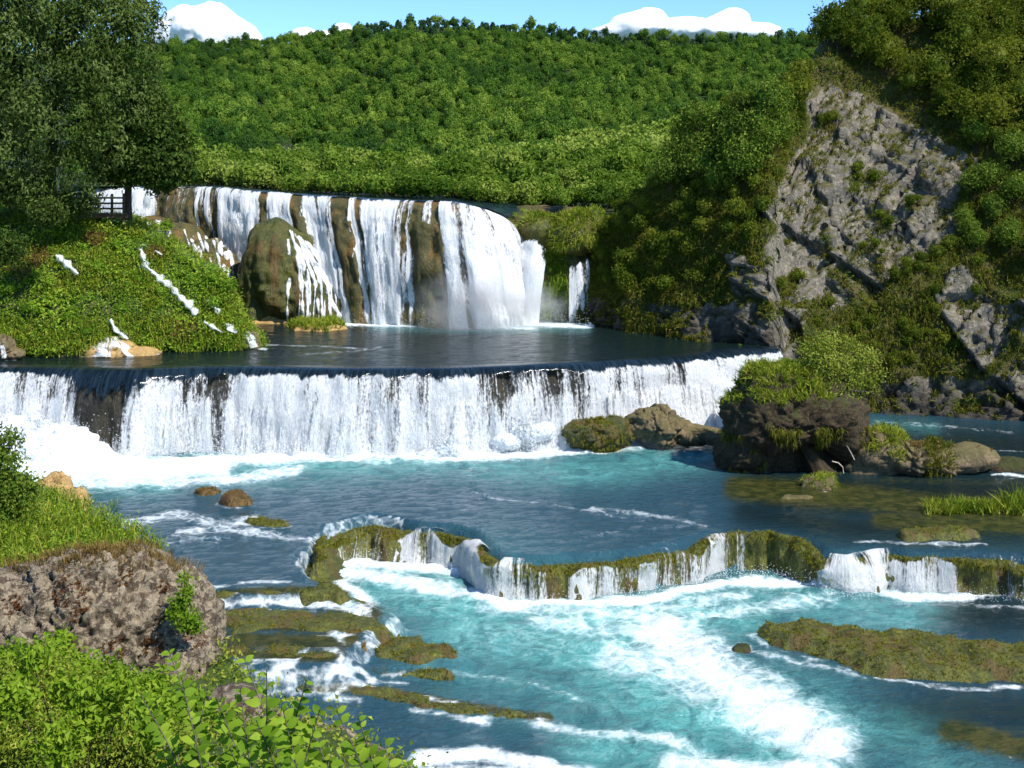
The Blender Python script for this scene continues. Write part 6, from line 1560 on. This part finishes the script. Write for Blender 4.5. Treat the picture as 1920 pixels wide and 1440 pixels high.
# ------------------------------------------------------------------ splash and spray
def splash(parent, lobes, o, seed, amp=0.5):
    V, F = star_rock(o, lobes, 90, 60, seed, amp, 0.8)
    V += (0.30 * fbm(V * 2.2, 4, seed + 1))[:, None] * unit(V - np.asarray(o))
    o = np.asarray(o); V = o + (V - o) * (0.86 if seed == 801 else 0.62)
    part('splash', V, F, M['foam'], parent, None, True, 'stuff')
    r = np.random.default_rng(seed); n = 8000
    s = r.integers(0, len(V), n); d = unit(V[s] - o)
    C = V[s] + d * r.exponential(0.16, (n, 1)) + r.normal(size=(n, 3)) * 0.12
    C[:, 2] = np.maximum(C[:, 2], ZC + .02)
    Vd, Fd, td = cards(C, d + 0.9 * r.normal(size=(n, 3)), 0.09 * r.uniform(.3, 1.6, n), 0.8, r)
    part('spray_drops', Vd, Fd, M['foam'], parent, {'tint': td}, False, 'stuff')
splash(mf, [lob(60, 850, 97, 4.2, 2.2, 2.0), lob(130, 832, 97.6, 3.0, 1.8, 1.9), lob(160, 855, 97, 3.4, 2, 1.5), lob(40, 815, 98.3, 3.0, 1.5, 2.2), lob(-60, 830, 97.5, 4, 2, 2.6), lob(220, 868, 97, 2.4, 1.5, .9)], P(70, 858, 97.4), 801, 0.6)
splash(mf, [lob(850, 842, 97, 2.2, 1.2, 1.2), lob(800, 850, 97, 2.4, 1.1, .7), lob(890, 855, 97, 2.2, 1.1, .6)], P(840, 856, 97.2), 803, 0.35)
splash(mf, [lob(990, 808, 99.3, 2.6, 1.4, 1.4), lob(1040, 800, 99.6, 1.6, 1.2, 1.2), lob(930, 830, 98.6, 2.2, 1.3, 1.0)], P(985, 822, 99), 805, 0.35)
def droplets(parent, C, size, seed):
    r = np.random.default_rng(seed)
    V, F, t = cards(C, r.normal(size=C.shape) + np.array([0, -1, .3]), size * r.uniform(.4, 1.5, len(C)), 0.8, r)
    part('spray_drops', V, F, M['foam'], parent, {'tint': t}, False, 'stuff')
n = 9000
a = rng.random(n)
pxx = rng.uniform(-100, 1400, n); hgt = rng.exponential(0.55, n)
bY = np.interp((pxx - 960) / FPX * 98, mid_w[:, 0], mid_w[:, 1]) - 1.8 - rng.random(n) * 1.4
C = np.stack([(pxx - 960) / FPX * bY, bY, ZC + 0.05 + hgt], 1)
droplets(mf, C, 0.075, 1)
n = 5000
C = np.stack([px2m(rng.uniform(660, 1105, n) - 960, 128), 125.2 + rng.normal(size=n) * .6, 0.05 + rng.exponential(0.6, n)], 1)
droplets(uf, C[:2500], 0.06, 2)
i = rng.integers(0, len(gr[4]), 10)
lowb, _ = resample(low_w, 0.1); lowb = lowb[(proj(lowb)[0] > 600) & (proj(lowb)[0] < 1960)]
q_ = lowb[rng.integers(0, len(lowb), 5000)]
C = np.stack([q_[:, 0] + rng.normal(size=5000) * .2, q_[:, 1] - 1.0 - rng.random(5000) * .9, ZD + .05 + rng.exponential(.22, 5000)], 1)
droplets(lf, C, 0.05, 3)

# mist at the foot of the upper falls
def mist(label, c, rad, dens, seed):
    V, F = star_rock((0, 0, 0), [((0, 0, 0), (1, 1, 1))], 32, 20, seed, 0.08, 1.5)
    g = G('mist_volume'); o = g.obj()
    ln = g.n('VectorMath', operation='LENGTH'); g.set(ln.inputs[0], o)
    fall = g.rng(ln.outputs['Value'], 0.25, 1.0, 1.0, 0.0)
    nz = g.rng(g.noise(o, 2.2, 3, 0.6), 0.35, 0.75)
    pv = g.n('VolumePrincipled', ins={'Color': (0.95, 0.96, 0.97), 'Anisotropy': 0.3, 'Density': g.math('MULTIPLY', g.math('MULTIPLY', fall, nz), dens)})
    g.t.links.new(pv.outputs[0], g.out.inputs['Volume'])
    g.m.cycles.volume_step_rate = 4.0
    tag(link('mist', raw_mesh('mist', V, F, [g.m]), None, c, None, rad), label, 'mist', None, 'stuff')
mist('white mist drifting at the foot of the right part of the upper falls', P(890, 575, 123.8), (7.5, 1.6, 4.8), 1.6, 1)
mist('thin mist at the foot of the small falls right of the upper falls', P(1000, 580, 126), (4.2, 1.5, 3.6), 1.2, 2)

# ------------------------------------------------------------------ clouds
def cloud(label, lobes, seed):
    c = np.mean([l[0] for l in lobes], 0); c[2] -= 30
    V, F = star_rock(c, lobes, 110, 60, seed, 18, 0.010)
    V += (6 * fbm(V * 0.03, 4, seed + 1))[:, None] * unit(V - c)
    o = put('cloud', V, F, M['cloud'], label, 'cloud')
Yq = 5200
def cl(px, py, rx, rz): return (P(px, py, Yq), (px2m(rx, Yq), px2m(rx, Yq) * .7, px2m(rz, Yq)))
cloud('large white cumulus cloud above the left end of the hill', [cl(385, 60, 70, 55), cl(350, 50, 45, 42), cl(390, 38, 40, 36), cl(430, 62, 55, 34), cl(330, 70, 50, 40), cl(462, 72, 30, 22)], 901)
cloud('small flat white cloud left of the hilltop', [cl(575, 70, 36, 18), cl(640, 66, 22, 24), cl(605, 75, 50, 16)], 903)
cloud('wide white cumulus cloud above the right end of the hill', [cl(1190, 52, 50, 30), cl(1215, 40, 38, 27), cl(1290, 60, 90, 26), cl(1370, 46, 42, 30), cl(1420, 62, 45, 20), cl(1150, 62, 40, 16)], 905)
